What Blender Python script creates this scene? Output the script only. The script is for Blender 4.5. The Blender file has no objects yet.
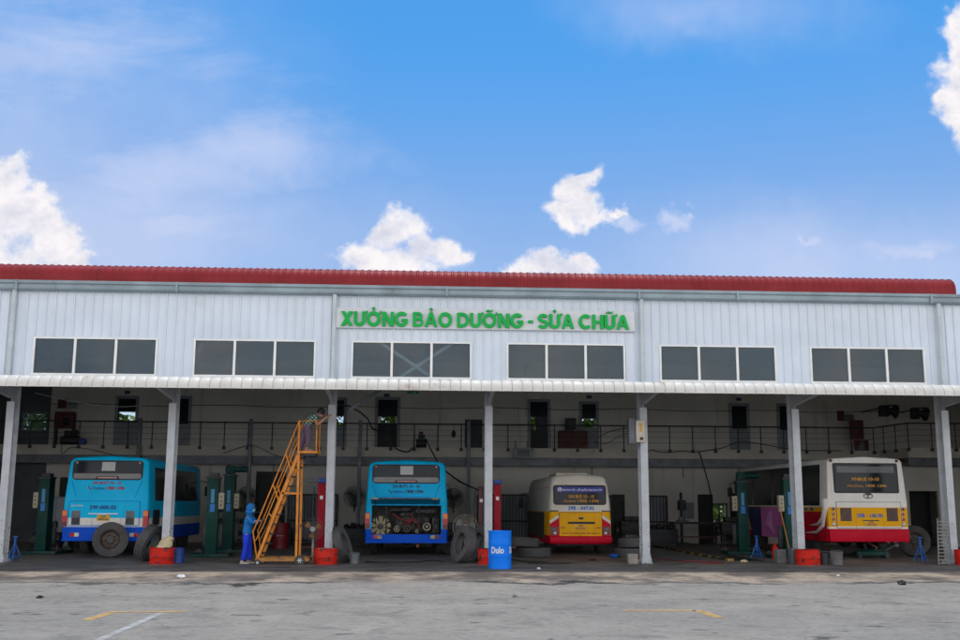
import bpy, bmesh, math, random
from mathutils import Vector, Matrix, Euler
random.seed(7)
R = math.radians
PI = math.pi
scene = bpy.context.scene
COL = scene.collection

# ------------------------------------------------------------------ mesh helper
class MB:
    def __init__(s):
        s.bm = bmesh.new()
    def face(s, vs, mi=0):
        try:
            f = s.bm.faces.new(vs); f.material_index = mi; return f
        except ValueError:
            return None
    def poly(s, pts, mi=0):
        return s.face([s.bm.verts.new(p) for p in pts], mi)
    def box(s, x0, x1, y0, y1, z0, z1, mi=0, bev=0.0, seg=2):
        v = [s.bm.verts.new((x, y, z)) for z in (z0, z1) for y in (y0, y1) for x in (x0, x1)]
        q = [(0, 2, 3, 1), (4, 5, 7, 6), (0, 1, 5, 4), (2, 6, 7, 3), (0, 4, 6, 2), (1, 3, 7, 5)]
        fs = [s.face([v[i] for i in f], mi) for f in q]
        if bev:
            es = list({e for f in fs for e in f.edges})
            r = bmesh.ops.bevel(s.bm, geom=es, offset=bev, segments=seg, affect='EDGES', profile=0.5)
            for f in r['faces']: f.material_index = mi
        return v
    def bar(s, p, q, w, h=None, mi=0, up=(0, 0, 1)):
        h = w if h is None else h
        p = Vector(p); q = Vector(q); d = (q - p).normalized(); u = Vector(up)
        if abs(d.dot(u)) > 0.98: u = Vector((0, 1, 0))
        a = d.cross(u).normalized() * (w / 2); b = a.normalized().cross(d).normalized() * (h / 2)
        v = [s.bm.verts.new(o + i * a + j * b) for o in (p, q) for i, j in ((-1, -1), (1, -1), (1, 1), (-1, 1))]
        for f in ((3, 2, 1, 0), (4, 5, 6, 7), (0, 1, 5, 4), (1, 2, 6, 5), (2, 3, 7, 6), (3, 0, 4, 7)):
            s.face([v[i] for i in f], mi)
    def tube(s, pts, r, n=8, mi=0, closed=False):
        P = [Vector(p) for p in pts]; N = len(P)
        rs = r if isinstance(r, (list, tuple)) else [r] * N
        rings = []; nrm = None
        for i in range(N):
            if closed: t = (P[(i + 1) % N] - P[i - 1]).normalized()
            else: t = (P[min(i + 1, N - 1)] - P[max(i - 1, 0)]).normalized()
            if nrm is None:
                nrm = t.orthogonal().normalized()
            else:
                nrm = (nrm - t * nrm.dot(t))
                nrm = nrm.normalized() if nrm.length > 1e-6 else t.orthogonal().normalized()
            b = t.cross(nrm)
            rings.append([s.bm.verts.new(P[i] + (nrm * math.cos(2 * PI * k / n) + b * math.sin(2 * PI * k / n)) * rs[i]) for k in range(n)])
        for i in range(N if closed else N - 1):
            A = rings[i]; B = rings[(i + 1) % N]
            for k in range(n):
                s.face([A[k], A[(k + 1) % n], B[(k + 1) % n], B[k]], mi)
        if not closed:
            s.face(list(reversed(rings[0])), mi); s.face(rings[-1], mi)
    def lathe(s, prof, n=24, mat=None, mi=0, cap=True):
        m = mat or Matrix.Identity(4); rings = []
        for r, z in prof:
            rings.append([s.bm.verts.new(m @ Vector((r * math.cos(2 * PI * k / n), r * math.sin(2 * PI * k / n), z))) for k in range(n)])
        for i in range(len(rings) - 1):
            for k in range(n):
                s.face([rings[i][k], rings[i][(k + 1) % n], rings[i + 1][(k + 1) % n], rings[i + 1][k]], mi)
        if cap:
            s.face(list(reversed(rings[0])), mi); s.face(rings[-1], mi)
    def cyl(s, p, q, r, r2=None, n=16, mi=0):
        s.tube([p, q], [r, r if r2 is None else r2], n, mi)
    def ball(s, c, rx, ry, rz, mi=0, n=12, rot=None):
        m = Matrix.Translation(c) @ (rot.to_matrix().to_4x4() if rot else Matrix.Identity(4)) @ Matrix.Diagonal((rx, ry, rz, 1))
        r = bmesh.ops.create_uvsphere(s.bm, u_segments=n, v_segments=max(6, n * 2 // 3), radius=1, matrix=m)
        for f in {f for v in r['verts'] for f in v.link_faces}: f.material_index = mi
    def prism(s, pts, fa, fb, mi=0):
        """pts: 2-D outline; fa, fb map an outline point to the 3-D points of the two caps"""
        A = [s.bm.verts.new(fa(*p)) for p in pts]; B = [s.bm.verts.new(fb(*p)) for p in pts]; n = len(pts)
        s.face(A, mi); s.face(list(reversed(B)), mi)
        for i in range(n):
            s.face([A[i], B[i], B[(i + 1) % n], A[(i + 1) % n]], mi)
    def wall(s, x0, x1, z0, z1, y0, y1, holes, mi=0):
        zs = sorted({z0, z1} | {min(max(z, z0), z1) for h in holes for z in h[2:4]})
        for a, b in zip(zs[:-1], zs[1:]):
            if b - a < 1e-5: continue
            m = (a + b) / 2
            cuts = sorted([(h[0], h[1]) for h in holes if h[2] < m < h[3]])
            x = x0
            for c0, c1 in cuts:
                if c0 > x + 1e-5: s.box(x, c0, y0, y1, a, b, mi)
                x = max(x, c1)
            if x < x1 - 1e-5: s.box(x, x1, y0, y1, a, b, mi)
    def build(s, name, mats, parent=None, loc=None, smooth=35, rot=None):
        bmesh.ops.recalc_face_normals(s.bm, faces=s.bm.faces[:])
        me = bpy.data.meshes.new(name); s.bm.to_mesh(me); s.bm.free()
        return link(name, me, mats, parent, loc, smooth, rot)

def build_split(mb, name, mats, parent=None, smooth=35):
    """every loose piece becomes an object of its own"""
    bm = mb.bm; bm.verts.index_update(); seen = set(); out = []
    for v0 in bm.verts:
        if v0 in seen: continue
        st = [v0]; isl = []; seen.add(v0)
        while st:
            v = st.pop(); isl.append(v)
            for e in v.link_edges:
                o = e.other_vert(v)
                if o not in seen: seen.add(o); st.append(o)
        q = MB(); mp = {v: q.bm.verts.new(v.co) for v in isl}
        for f in {f for v in isl for f in v.link_faces}: q.face([mp[v] for v in f.verts], f.material_index)
        out.append(q.build(name, mats, parent, smooth=smooth))
    bm.free(); return out

def link(name, me, mats, parent=None, loc=None, smooth=35, rot=None):
    for m in (mats if isinstance(mats, (list, tuple)) else [mats]): me.materials.append(m)
    if smooth:
        for p in me.polygons: p.use_smooth = True
        me.set_sharp_from_angle(angle=R(smooth))
    o = bpy.data.objects.new(name, me); COL.objects.link(o)
    if parent: o.parent = parent
    if loc: o.location = loc
    if rot: o.rotation_euler = rot
    return o

def tag(o, label=None, cat=None, group=None, kind=None):
    if label: o['label'] = label
    if cat: o['category'] = cat
    if group: o['group'] = group
    if kind: o['kind'] = kind
    return o
def thing(name, label, cat, loc=(0, 0, 0), rz=0, group=None):
    o = bpy.data.objects.new(name, None); COL.objects.link(o)
    o.location = loc; o.rotation_euler = (0, 0, rz); o.empty_display_size = .2
    return tag(o, label, cat, group)
def kids(o):
    return [c for c in bpy.data.objects if c.parent == o]
def dup(o, loc=None, rz=None, label=None, parent=None):
    c = o.copy(); COL.objects.link(c)
    if parent: c.parent = parent
    if loc: c.location = loc
    if rz is not None: c.rotation_euler = (0, 0, rz)
    if label: c['label'] = label
    for k in kids(o): dup(k, parent=c)
    return c

def rrect(x0, x1, z0, z1, r, n=5):
    out = []
    for cx, cz, a in ((x1 - r, z0 + r, -90), (x1 - r, z1 - r, 0), (x0 + r, z1 - r, 90), (x0 + r, z0 + r, 180)):
        for k in range(n + 1):
            t = R(a + 90 * k / n); out.append((cx + r * math.cos(t), cz + r * math.sin(t)))
    return out
def rect(x0, x1, z0, z1): return [(x0, z0), (x1, z0), (x1, z1), (x0, z1)]
def panel(mb, pts, y0, y1, lean=None, mi=0):
    """flat outline in X-Z, from depth y0 (front, towards the camera) to y1; lean(z) shifts y"""
    L = lean or (lambda z: 0)
    mb.prism(pts, lambda x, z: (x, y0 + L(z), z), lambda x, z: (x, y1 + L(z), z), mi)

def text_mesh(body, bold=0.0, depth=0.003, res=3):
    c = bpy.data.curves.new('lettering', 'FONT'); c.body = body; c.offset = bold; c.extrude = depth
    c.resolution_u = res; c.size = 1
    o = bpy.data.objects.new('lettering', c); COL.objects.link(o)
    dg = bpy.context.evaluated_depsgraph_get(); dg.update()
    me = bpy.data.meshes.new_from_object(o.evaluated_get(dg))
    bpy.data.objects.remove(o); bpy.data.curves.remove(c)
    return me
def text(name, body, x0, x1, z0, z1, mat, parent, y=0, lean=None, bold=0.015, depth=0.002, slant=0):
    """lettering fitted to the rectangle, facing -Y"""
    me = text_mesh(body, bold)
    xs = [v.co.x for v in me.vertices]; ys = [v.co.y for v in me.vertices]
    a, b, c, d = min(xs), max(xs), min(ys), max(ys)
    L = lean or (lambda z: 0)
    for v in me.vertices:
        z = z0 + (v.co.y - c) / (d - c) * (z1 - z0)
        x = x0 + (v.co.x - a) / (b - a) * (x1 - x0) + slant * (z - z0)
        v.co = (x, y + L(z) + (-depth if v.co.z > 0 else depth), z)
    return link(name, me, mat, parent, smooth=0)

# ------------------------------------------------------------------ materials
class NT:
    def __init__(s, tree): s.t = tree
    def n(s, typ, **kw):
        nd = s.t.nodes.new(typ)
        for k, v in kw.items():
            if k in nd.inputs: nd.inputs[k].default_value = v
            else: setattr(nd, k, v)
        return nd
    def l(s, a, b): s.t.links.new(a, b)
    def m(s, op, a, b=None, c=None, clamp=False):
        nd = s.t.nodes.new('ShaderNodeMath'); nd.operation = op; nd.use_clamp = clamp
        for i, v in enumerate((a, b, c)):
            if v is None: continue
            if isinstance(v, (int, float)): nd.inputs[i].default_value = v
            else: s.l(v, nd.inputs[i])
        return nd.outputs[0]
    def mix(s, fac, a, b, blend='MIX'):
        nd = s.t.nodes.new('ShaderNodeMix'); nd.data_type = 'RGBA'; nd.blend_type = blend
        for k, v in ((0, fac), (6, a), (7, b)):
            if isinstance(v, (int, float)): nd.inputs[k].default_value = v
            elif isinstance(v, tuple): nd.inputs[k].default_value = (*v[:3], 1)
            else: s.l(v, nd.inputs[k])
        return nd.outputs[2]
    def ramp(s, v, a, b, lo=0.0, hi=1.0):
        nd = s.t.nodes.new('ShaderNodeMapRange'); nd.clamp = True; nd.interpolation_type = 'SMOOTHSTEP'
        s.l(v, nd.inputs[0])
        for i, x in zip((1, 2, 3, 4), (a, b, lo, hi)): nd.inputs[i].default_value = x
        return nd.outputs[0]
    def noise(s, vec, scale, detail=5, rough=.55, dist=0):
        nd = s.n('ShaderNodeTexNoise'); nd.inputs['Scale'].default_value = scale
        nd.inputs['Detail'].default_value = detail; nd.inputs['Roughness'].default_value = rough
        nd.inputs['Distortion'].default_value = dist
        s.l(vec, nd.inputs['Vector']); return nd.outputs['Fac']
    def scl(s, vec, k):
        nd = s.n('ShaderNodeMapping'); nd.inputs['Scale'].default_value = k; s.l(vec, nd.inputs[0]); return nd.outputs[0]

def new_mat(name):
    m = bpy.data.materials.new(name); m.use_nodes = True
    t = NT(m.node_tree); b = m.node_tree.nodes['Principled BSDF']
    tc = t.n('ShaderNodeTexCoord')
    return m, t, b, tc.outputs['Object']
def pm(name, col, rough=.6, metal=0.0, var=.15, sc=3.0, stain=None, bump=0.0, bsc=40, spec=.5, streak=None, coat=0):
    """painted / dusty surface: base colour with mottling, optional stains (colour, scale, low, high) and vertical streaks"""
    m, t, b, co = new_mat(name)
    n1 = t.noise(co, sc, 6, .6)
    f = t.ramp(n1, .3, .7, 1 - var, 1 + var * .6)
    mul = t.n('ShaderNodeCombineColor')
    for i in range(3): t.l(f, mul.inputs[i])
    c = t.mix(1.0, col, mul.outputs[0], 'MULTIPLY')
    if streak:
        n3 = t.noise(t.scl(co, (streak[1], streak[1], streak[1] * .08)), 1.0, 4, .6)
        c = t.mix(t.ramp(n3, streak[2], streak[3], 0, streak[4]), c, streak[0])
    if stain:
        n2 = t.noise(co, stain[1], 7, .65)
        c = t.mix(t.ramp(n2, stain[2], stain[3]), c, stain[0])
    t.l(c, b.inputs['Base Color'])
    b.inputs['Metallic'].default_value = metal
    t.l(t.ramp(n1, .3, .7, min(1, rough * 1.12), rough * .88), b.inputs['Roughness'])
    b.inputs['Specular IOR Level'].default_value = spec
    if coat: b.inputs['Coat Weight'].default_value = coat; b.inputs['Coat Roughness'].default_value = .12
    if bump:
        bn = t.n('ShaderNodeBump'); bn.inputs['Strength'].default_value = bump; bn.inputs['Distance'].default_value = .01
        t.l(t.noise(co, bsc, 5, .6), bn.inputs['Height']); t.l(bn.outputs[0], b.inputs['Normal'])
    return m

M = {}
M['clad'] = pm('cladding', (.62, .67, .73), .45, 0, .06, .7, streak=((.42, .42, .40), 4, .54, .80, .28), stain=((.47, .43, .37), .45, .60, .85))
M['gutter'] = pm('gutter_metal', (.23, .285, .315), .45, .1, .18, 1.2, stain=((.12, .13, .13), 1.4, .62, .72))
M['pipe'] = pm('pipe', (.50, .54, .55), .5, 0, .1, 2, streak=((.3, .28, .25), 8, .55, .8, .4))
M['roof'] = pm('red_sheet', (.255, .021, .023), .55, 0, .16, .9, streak=((.13, .012, .018), 4, .5, .8, .4), spec=.2)
M['canopy'] = pm('canopy_sheet', (.66, .62, .56), .55, 0, .09, 2, stain=((.36, .25, .16), .8, .57, .75))
M['deck'] = pm('roof_deck', (.30, .30, .30), .7, 0, .1)
M['wframe'] = pm('window_frame', (.78, .76, .72), .5, 0, .08, 3, stain=((.4, .33, .25), 4, .66, .75))
M['brace'] = pm('brace_steel', (.86, .88, .88), .5, 0, .05)
M['wallin'] = pm('inner_wall', (.64, .61, .54), .85, 0, .12, .5, streak=((.2, .18, .15), 3, .55, .8, .5))
M['recess_shade'] = pm('recess_shade_wall', (.09, .10, .11), .8, 0, .2, .6)  # dark grey colour stands in for the shade of an open recess
M['fascia'] = pm('fascia', (.52, .48, .40), .8, 0, .12, .8, stain=((.25, .22, .18), 2, .6, .75))
M['steeldark'] = pm('dark_steel', (.035, .037, .042), .55, .2, .2)
M['steelgrey'] = pm('grey_steel', (.14, .15, .165), .5, .2, .2)
M['door'] = pm('door_paint', (.24, .26, .28), .6, 0, .12)
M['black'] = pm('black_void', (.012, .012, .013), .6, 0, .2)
M['rubber'] = pm('tyre_rubber', (.045, .045, .047), .85, 0, .15, 3, stain=((.085, .08, .075), 2, .5, .8), bump=.1)
M['rubberworn'] = pm('worn_tyre', (.080, .080, .082), .85, 0, .12, 3, stain=((.13, .125, .12), 2, .5, .8), bump=.1)
M['rim'] = pm('rim', (.10, .095, .09), .6, .3, .3, 6, stain=((.16, .07, .035), 5, .5, .65))
M['rust'] = pm('rusty_iron', (.20, .085, .045), .8, .2, .35, 6)
M['cyan'] = pm('cyan_paint', (.001, .54, .92), .42, 0, .07, 1.5, streak=((.01, .24, .42), 6, .56, .85, .35), spec=.15)
M['cyan2'] = pm('cyan_paint_dirty', (.001, .51, .90), .46, 0, .10, 1.5, streak=((.01, .20, .36), 6, .54, .85, .45), spec=.15)
M['blueband'] = pm('blue_paint', (.0, .09, .66), .45, 0, .08, 2, spec=.15)
M['buswhite'] = pm('bus_white', (.80, .76, .70), .4, 0, .07, 1.6, streak=((.36, .3, .24), 7, .55, .82, .45), spec=.2)
M['mini_white'] = pm('minibus_white', (.72, .665, .57), .45, 0, .1, 1.6, stain=((.36, .27, .17), 2.2, .58, .78), spec=.2)
M['yellow'] = pm('yellow_paint', (.84, .41, .004), .5, 0, .08, 2, streak=((.35, .2, .03), 7, .58, .85, .4), spec=.15)
M['busred'] = pm('bus_red', (.58, .006, .028), .5, 0, .1, 2, streak=((.18, .01, .02), 7, .55, .85, .4), spec=.12)
M['glass'] = pm('dark_glass', (.014, .019, .026), .12, 0, .2, 2, spec=.18)
M['sideglass'] = pm('side_glass', (.012, .018, .02), .15, 0, .2, 2, spec=.25)
M['glassgrey'] = pm('dusty_glass', (.19, .18, .17), .3, 0, .12, 5)
M['paper'] = pm('paper', (.55, .55, .53), .8, 0, .06)
M['orange_lens'] = pm('orange_lens', (.85, .20, .01), .2, 0, .08)
M['red_lens'] = pm('red_lens', (.50, .008, .012), .2, 0, .1)
M['darkred_lens'] = pm('dark_red_lens', (.12, .012, .018), .25, 0, .1)
M['white_lens'] = pm('white_lens', (.7, .7, .68), .2, 0, .05)
M['plate'] = pm('yellow_plate', (.75, .42, .02), .5, 0, .1, 8)
M['txtnavy'] = pm('navy_print', (.006, .015, .20), .6, 0, 0)
M['txtred'] = pm('red_print', (.45, .008, .03), .6, 0, 0)
M['txtdark'] = pm('dark_print', (.025, .025, .06), .6, 0, 0)
M['txtblue'] = pm('blue_print', (.0, .13, .50), .6, 0, 0)
M['txtorange'] = pm('orange_print', (.62, .28, .02), .6, 0, 0)
M['txtwhite'] = pm('white_print', (.78, .78, .78), .6, 0, 0)
M['txtmaroon'] = pm('maroon_print', (.30, .01, .03), .6, 0, 0)
M['chrome'] = pm('chrome', (.55, .55, .55), .25, .9, .1)
M['banner'] = pm('blue_banner', (.02, .025, .32), .5, 0, .08)
M['engine'] = pm('engine_grime', (.05, .048, .045), .6, .3, .5, 8)
M['blade'] = pm('fan_blade', (.30, .265, .15), .6, 0, .3, 7)
M['hose_red'] = pm('red_hose', (.20, .02, .024), .6, 0, .3, 8)
M['alloy'] = pm('alloy', (.30, .27, .21), .5, .5, .3, 9)
M['liftgreen'] = pm('lift_green', (.003, .046, .037), .5, 0, .25, 3, stain=((.03, .05, .045), 3, .53, .72), spec=.2)
M['beige'] = pm('beige_box', (.40, .345, .25), .6, 0, .1)
M['labelblue'] = pm('label_blue', (.01, .17, .55), .5, 0, .1)
M['labelcyan'] = pm('label_cyan', (.05, .23, .48), .5, 0, .1)
M['liftred'] = pm('lift_red', (.30, .006, .018), .5, 0, .15, 3, spec=.15)
M['liftdarkred'] = pm('lift_dark_red', (.07, .012, .015), .5, 0, .2, 3)
M['motorblue'] = pm('motor_blue', (.01, .06, .28), .5, 0, .15)
M['drumred'] = pm('drum_red', (.64, .022, .012), .55, 0, .14, 3, stain=((.06, .035, .03), 6, .53, .62), spec=.15)
M['drumredold'] = pm('drum_dark_red', (.26, .012, .018), .5, 0, .15, 3)
M['drumblue'] = pm('drum_blue', (.0, .21, .92), .45, 0, .10, 3, stain=((.01, .09, .3), 4, .60, .72), spec=.2)
M['oil'] = pm('black_oil', (.015, .014, .013), .35, 0, .3)
M['sack'] = pm('sack', (.62, .52, .32), .8, 0, .18, 6, bump=.6, bsc=14)
M['yellowsteel'] = pm('orange_steel', (.66, .22, .012), .55, 0, .16, 4, stain=((.20, .07, .025), 5, .55, .70))
M['yellowold'] = pm('orange_steel_worn', (.40, .17, .03), .6, 0, .2, 4, stain=((.15, .08, .04), 5, .5, .68))
M['jackblue'] = pm('jack_blue', (.008, .09, .36), .5, 0, .2, 4)
M['concrete'] = pm('concrete', (.28, .25, .22), .85, 0, .2, 4, bump=.4)
M['concretedark'] = pm('dark_concrete', (.14, .135, .13), .85, 0, .25, 4, bump=.4)
M['alu'] = pm('aluminium', (.48, .48, .47), .4, .6, .12)
M['ladderalu'] = pm('ladder_aluminium', (.20, .195, .19), .5, .3, .2, 6)
M['signboard'] = pm('sign_board', (.60, .60, .61), .45, 0, .05)
M['signgreen'] = pm('sign_green', (.004, .37, .06), .5, 0, .06, spec=.2)
M['navyplate'] = pm('navy_plate', (.015, .03, .10), .5, 0, .1)
M['exitgreen'] = pm('exit_green', (.02, .34, .12), .5, 0, .08)
M['wood'] = pm('dark_wood', (.12, .035, .022), .6, 0, .2, 3, streak=((.05, .02, .015), 6, .5, .8, .6))
M['maroon'] = pm('maroon_panel', (.10, .018, .02), .6, 0, .15)
M['cable'] = pm('cable', (.02, .02, .021), .6, 0, .1)
M['wire'] = pm('wire_grey', (.25, .25, .26), .6, 0, .1)
M['skin'] = pm('skin', (.42, .22, .14), .55, 0, .06)
M['jacket'] = pm('blue_jacket', (.004, .17, .52), .8, 0, .22, 7, bump=.9, bsc=9)
M['trousers'] = pm('blue_trousers', (.005, .04, .68), .8, 0, .15, 5, bump=.5, bsc=10)
M['mask'] = pm('mask_cloth', (.16, .58, .75), .8, 0, .05)
M['shoe'] = pm('shoe', (.42, .36, .30), .7, 0, .15)
M['hair'] = pm('hair', (.012, .010, .010), .55, 0, .2, 12)
M['purple'] = pm('purple_trousers', (.14, .09, .14), .85, 0, .2, 5, bump=.5, bsc=10)
M['magenta'] = pm('magenta_advert', (.72, .20, .56), .5, 0, .1, 1)
M['pinkmark'] = pm('pink_print', (.55, .25, .48), .5, 0, .15)
M['advnavy'] = pm('navy_advert', (.03, .03, .13), .5, 0, .15)
M['white'] = pm('white_plain', (.75, .75, .73), .5, 0, .05)
M['bark'] = pm('bark', (.10, .075, .05), .9, 0, .3, 8, bump=.6)
M['leaf'] = pm('leaf', (.19, .29, .03), .6, 0, .4, 1.3)
M['yelline'] = None

def column_mat():
    m, t, b, co = new_mat('column_paint')
    n1 = t.noise(co, 2.2, 6, .6)
    c = t.mix(t.ramp(n1, .35, .7), (.52, .54, .57), (.42, .44, .47))
    st = t.noise(t.scl(co, (9, 9, .7)), 1, 4, .6)
    c = t.mix(t.ramp(st, .55, .8, 0, .5), c, (.25, .24, .23))
    sp = t.noise(co, 26, 4, .6); sp2 = t.noise(co, 1.1, 3, .5)
    sx = t.n('ShaderNodeSeparateXYZ'); t.l(co, sx.inputs[0])
    lowz = t.ramp(sx.outputs[2], .5, 3.0, .11, 0)          # rust specks sit on the lower half of the paint
    thr = t.m('SUBTRACT', t.m('ADD', sp, t.m('MULTIPLY', sp2, .42)), .90)
    c = t.mix(t.ramp(t.m('ADD', thr, lowz), .0, .05), c, (.12, .06, .035))
    t.l(c, b.inputs['Base Color']); b.inputs['Roughness'].default_value = .5
    return m
M['column'] = column_mat()

def plaid_mat():
    m, t, b, co = new_mat('plaid_shirt')
    sx = t.n('ShaderNodeSeparateXYZ'); t.l(co, sx.inputs[0])
    def stripe(v, k):
        return t.m('GREATER_THAN', t.m('SINE', t.m('MULTIPLY', v, k)), .25)
    a = stripe(t.m('ADD', sx.outputs[0], sx.outputs[2]), 62); d = stripe(t.m('SUBTRACT', sx.outputs[0], sx.outputs[2]), 55)
    c = t.mix(a, (.03, .10, .08), (.10, .22, .19)); c = t.mix(t.m('MULTIPLY', a, d), c, (.50, .56, .52))
    t.l(c, b.inputs['Base Color']); b.inputs['Roughness'].default_value = .85
    return m
M['plaid'] = plaid_mat()

def pane_mat():
    m, t, b, co = new_mat('window_pane')
    geo = t.n('ShaderNodeNewGeometry'); co = geo.outputs['Position']
    big = t.noise(t.scl(co, (.35, .35, .2)), 1.0, 3, .5)
    n = t.noise(t.scl(co, (1.3, 1.3, 1.8)), 1.0, 6, .65)
    band = t.noise(t.scl(co, (.5, .5, 11)), 1.0, 4, .6)
    c = t.mix(t.ramp(big, .40, .62), (.055, .102, .142), (.115, .132, .142))
    c = t.mix(t.ramp(n, .56, .74, 0, .8), c, (.23, .25, .25))
    c = t.mix(t.ramp(band, .42, .68, 0, .55), c, (.045, .062, .08))
    t.l(c, b.inputs['Base Color']); b.inputs['Roughness'].default_value = .05
    b.inputs['Specular IOR Level'].default_value = .6
    tr = t.n('ShaderNodeBsdfTransparent'); tr.inputs[0].default_value = (.78, .86, .88, 1)
    mx = t.n('ShaderNodeMixShader'); mx.inputs[0].default_value = .37
    t.l(tr.outputs[0], mx.inputs[1]); t.l(b.outputs[0], mx.inputs[2])
    t.l(mx.outputs[0], m.node_tree.nodes['Material Output'].inputs[0])
    return m
M['pane'] = pane_mat()

def worn_line(name, col, lo, hi):
    m, t, b, co = new_mat(name)
    b.inputs['Base Color'].default_value = (*col, 1); b.inputs['Roughness'].default_value = .8
    n = t.noise(co, 3.5, 6, .65)
    tr = t.n('ShaderNodeBsdfTransparent'); mx = t.n('ShaderNodeMixShader')
    t.l(t.ramp(n, lo, hi), mx.inputs[0]); t.l(tr.outputs[0], mx.inputs[1]); t.l(b.outputs[0], mx.inputs[2])
    t.l(mx.outputs[0], m.node_tree.nodes['Material Output'].inputs[0])
    return m
M['yelline'] = worn_line('worn_yellow_paint', (.62, .37, .13), .12, .62)
M['whiline'] = worn_line('worn_white_paint', (.55, .52, .48), .15, .7)

def ground_mat():
    m, t, b, co = new_mat('yard_concrete')
    sx = t.n('ShaderNodeSeparateXYZ'); t.l(co, sx.inputs[0]); y = sx.outputs[1]
    big = t.noise(co, .16, 4, .55)
    stre = t.noise(co, .7, 8, .68)
    fine = t.noise(co, 11, 7, .72)
    c = t.mix(t.ramp(stre, .3, .72), (.255, .220, .183), (.385, .335, .278))
    c = t.mix(t.ramp(big, .35, .7, 0, .45), c, (.20, .186, .168))
    c = t.mix(t.ramp(fine, .38, .68, 0, .6), c, (.40, .365, .32))
    # dark oil drips and tyre rub marks, long along the road
    d1 = t.noise(co, 1.1, 6, .62, .4)
    c = t.mix(t.ramp(d1, .53, .66, 0, .36), c, (.13, .122, .112))
    d2 = t.noise(t.scl(co, (.8, 1.3, 1)), 1.9, 4, .55)
    c = t.mix(t.ramp(d2, .625, .67, 0, .8), c, (.085, .08, .075))
    d3 = t.noise(co, 5, 5, .65)
    c = t.mix(t.ramp(d3, .54, .66, 0, .42), c, (.15, .14, .13))
    # fine cracks
    vo = t.n('ShaderNodeTexVoronoi'); vo.feature = 'DISTANCE_TO_EDGE'; vo.inputs['Scale'].default_value = .22
    wob = t.n('ShaderNodeVectorMath'); wob.operation = 'ADD'
    nz = t.n('ShaderNodeTexNoise'); nz.inputs['Scale'].default_value = .8; t.l(co, nz.inputs['Vector'])
    t.l(co, wob.inputs[0]); t.l(nz.outputs['Color'], wob.inputs[1]); t.l(wob.outputs[0], vo.inputs['Vector'])
    c = t.mix(t.ramp(vo.outputs['Distance'], .0, .004, .3, 0), c, (.10, .10, .10))
    # apron strip before the bays: earth and oil trodden out of the workshop
    edge = t.m('ADD', y, t.m('MULTIPLY', t.m('SUBTRACT', t.noise(t.scl(co, (.5, .3, 1)), 1.0, 6, .62), .5), 5.0))
    ap = t.ramp(edge, -7.2, -6.0)
    e1 = t.noise(t.scl(co, (.55, .30, 1)), 1.0, 7, .62)
    e2 = t.noise(t.scl(co, (1.2, .7, 1)), 3, 6, .68)
    dirt = t.mix(t.ramp(e1, .40, .60), (.13, .106, .09), (.46, .36, .27))
    dirt = t.mix(t.ramp(e2, .42, .68, 0, .65), dirt, (.10, .086, .078))
    near = t.ramp(t.m('ADD', y, t.m('MULTIPLY', e1, 5.0)), -1.6, .8)
    dirt = t.mix(near, dirt, (.21, .182, .158))
    c = t.mix(t.m('MULTIPLY', ap, .95), c, dirt)
    # damp dark edge of the old asphalt
    rim = t.m('MULTIPLY', t.ramp(edge, -7.25, -7.0), t.ramp(edge, -6.9, -6.55, 1, 0))
    c = t.mix(t.m('MULTIPLY', rim, t.ramp(t.noise(co, .13, 3, .5), .42, .54)), c, (.055, .052, .05))
    t.l(c, b.inputs['Base Color']); b.inputs['Roughness'].default_value = .85
    b.inputs['Specular IOR Level'].default_value = .08
    bn = t.n('ShaderNodeBump'); bn.inputs['Strength'].default_value = .35; bn.inputs['Distance'].default_value = .02
    t.l(fine, bn.inputs['Height']); t.l(bn.outputs[0], b.inputs['Normal'])
    return m
M['ground'] = ground_mat()
def floor_mat():
    m, t, b, co = new_mat('oily_floor')
    a = t.noise(co, .5, 6, .65); d = t.noise(t.scl(co, (1, .6, 1)), 2.2, 6, .65)
    c = t.mix(t.ramp(a, .35, .68), (.12, .108, .096), (.26, .235, .205))
    c = t.mix(t.ramp(d, .50, .70, 0, .8), c, (.055, .05, .046))
    t.l(c, b.inputs['Base Color']); t.l(t.ramp(d, .4, .7, .75, .4), b.inputs['Roughness'])
    return m
M['floor'] = floor_mat()
def kerb_mat():
    m, t, b, co = new_mat('kerb_stripes')
    sx = t.n('ShaderNodeSeparateXYZ'); t.l(co, sx.inputs[0])
    s = t.m('GREATER_THAN', t.m('SINE', t.m('MULTIPLY', sx.outputs[1], 6.3)), 0)
    w = t.ramp(t.noise(co, 3, 5, .6), .42, .6)
    c = t.mix(t.m('MULTIPLY', s, w), (.03, .028, .026), (.36, .22, .05))
    t.l(c, b.inputs['Base Color']); b.inputs['Roughness'].default_value = .8
    return m
M['kerb'] = kerb_mat()

# ------------------------------------------------------------------ setting
g = MB(); g.box(-160, 160, -60, 200, -.5, 0)
tag(g.build('ground', M['ground'], smooth=0), kind='structure')
g = MB(); g.prism([(-1.9, .001), (-.9, .02), (14.69, .02), (14.69, .001)], lambda y, z: (-19.8, y, z), lambda y, z: (19.8, y, z))
tag(g.build('workshop_floor', M['floor'], smooth=0), kind='structure')
def strip(name, pts, w, mat):
    mb = MB(); P = [Vector((*p, .004)) for p in pts]
    L, Rr = [], []
    for i, p in enumerate(P):
        d = (P[min(i + 1, len(P) - 1)] - P[max(i - 1, 0)]).normalized(); nn = Vector((-d.y, d.x, 0)) * w / 2
        L.append(mb.bm.verts.new(p + nn)); Rr.append(mb.bm.verts.new(p - nn))
    for i in range(len(P) - 1): mb.face([L[i], L[i + 1], Rr[i + 1], Rr[i]])
    return tag(mb.build(name, mat, smooth=0), kind='structure')
strip('painted_line', [(-6.40, -13.9), (-6.36, -12.9)], .16, M['yelline'])
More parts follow.
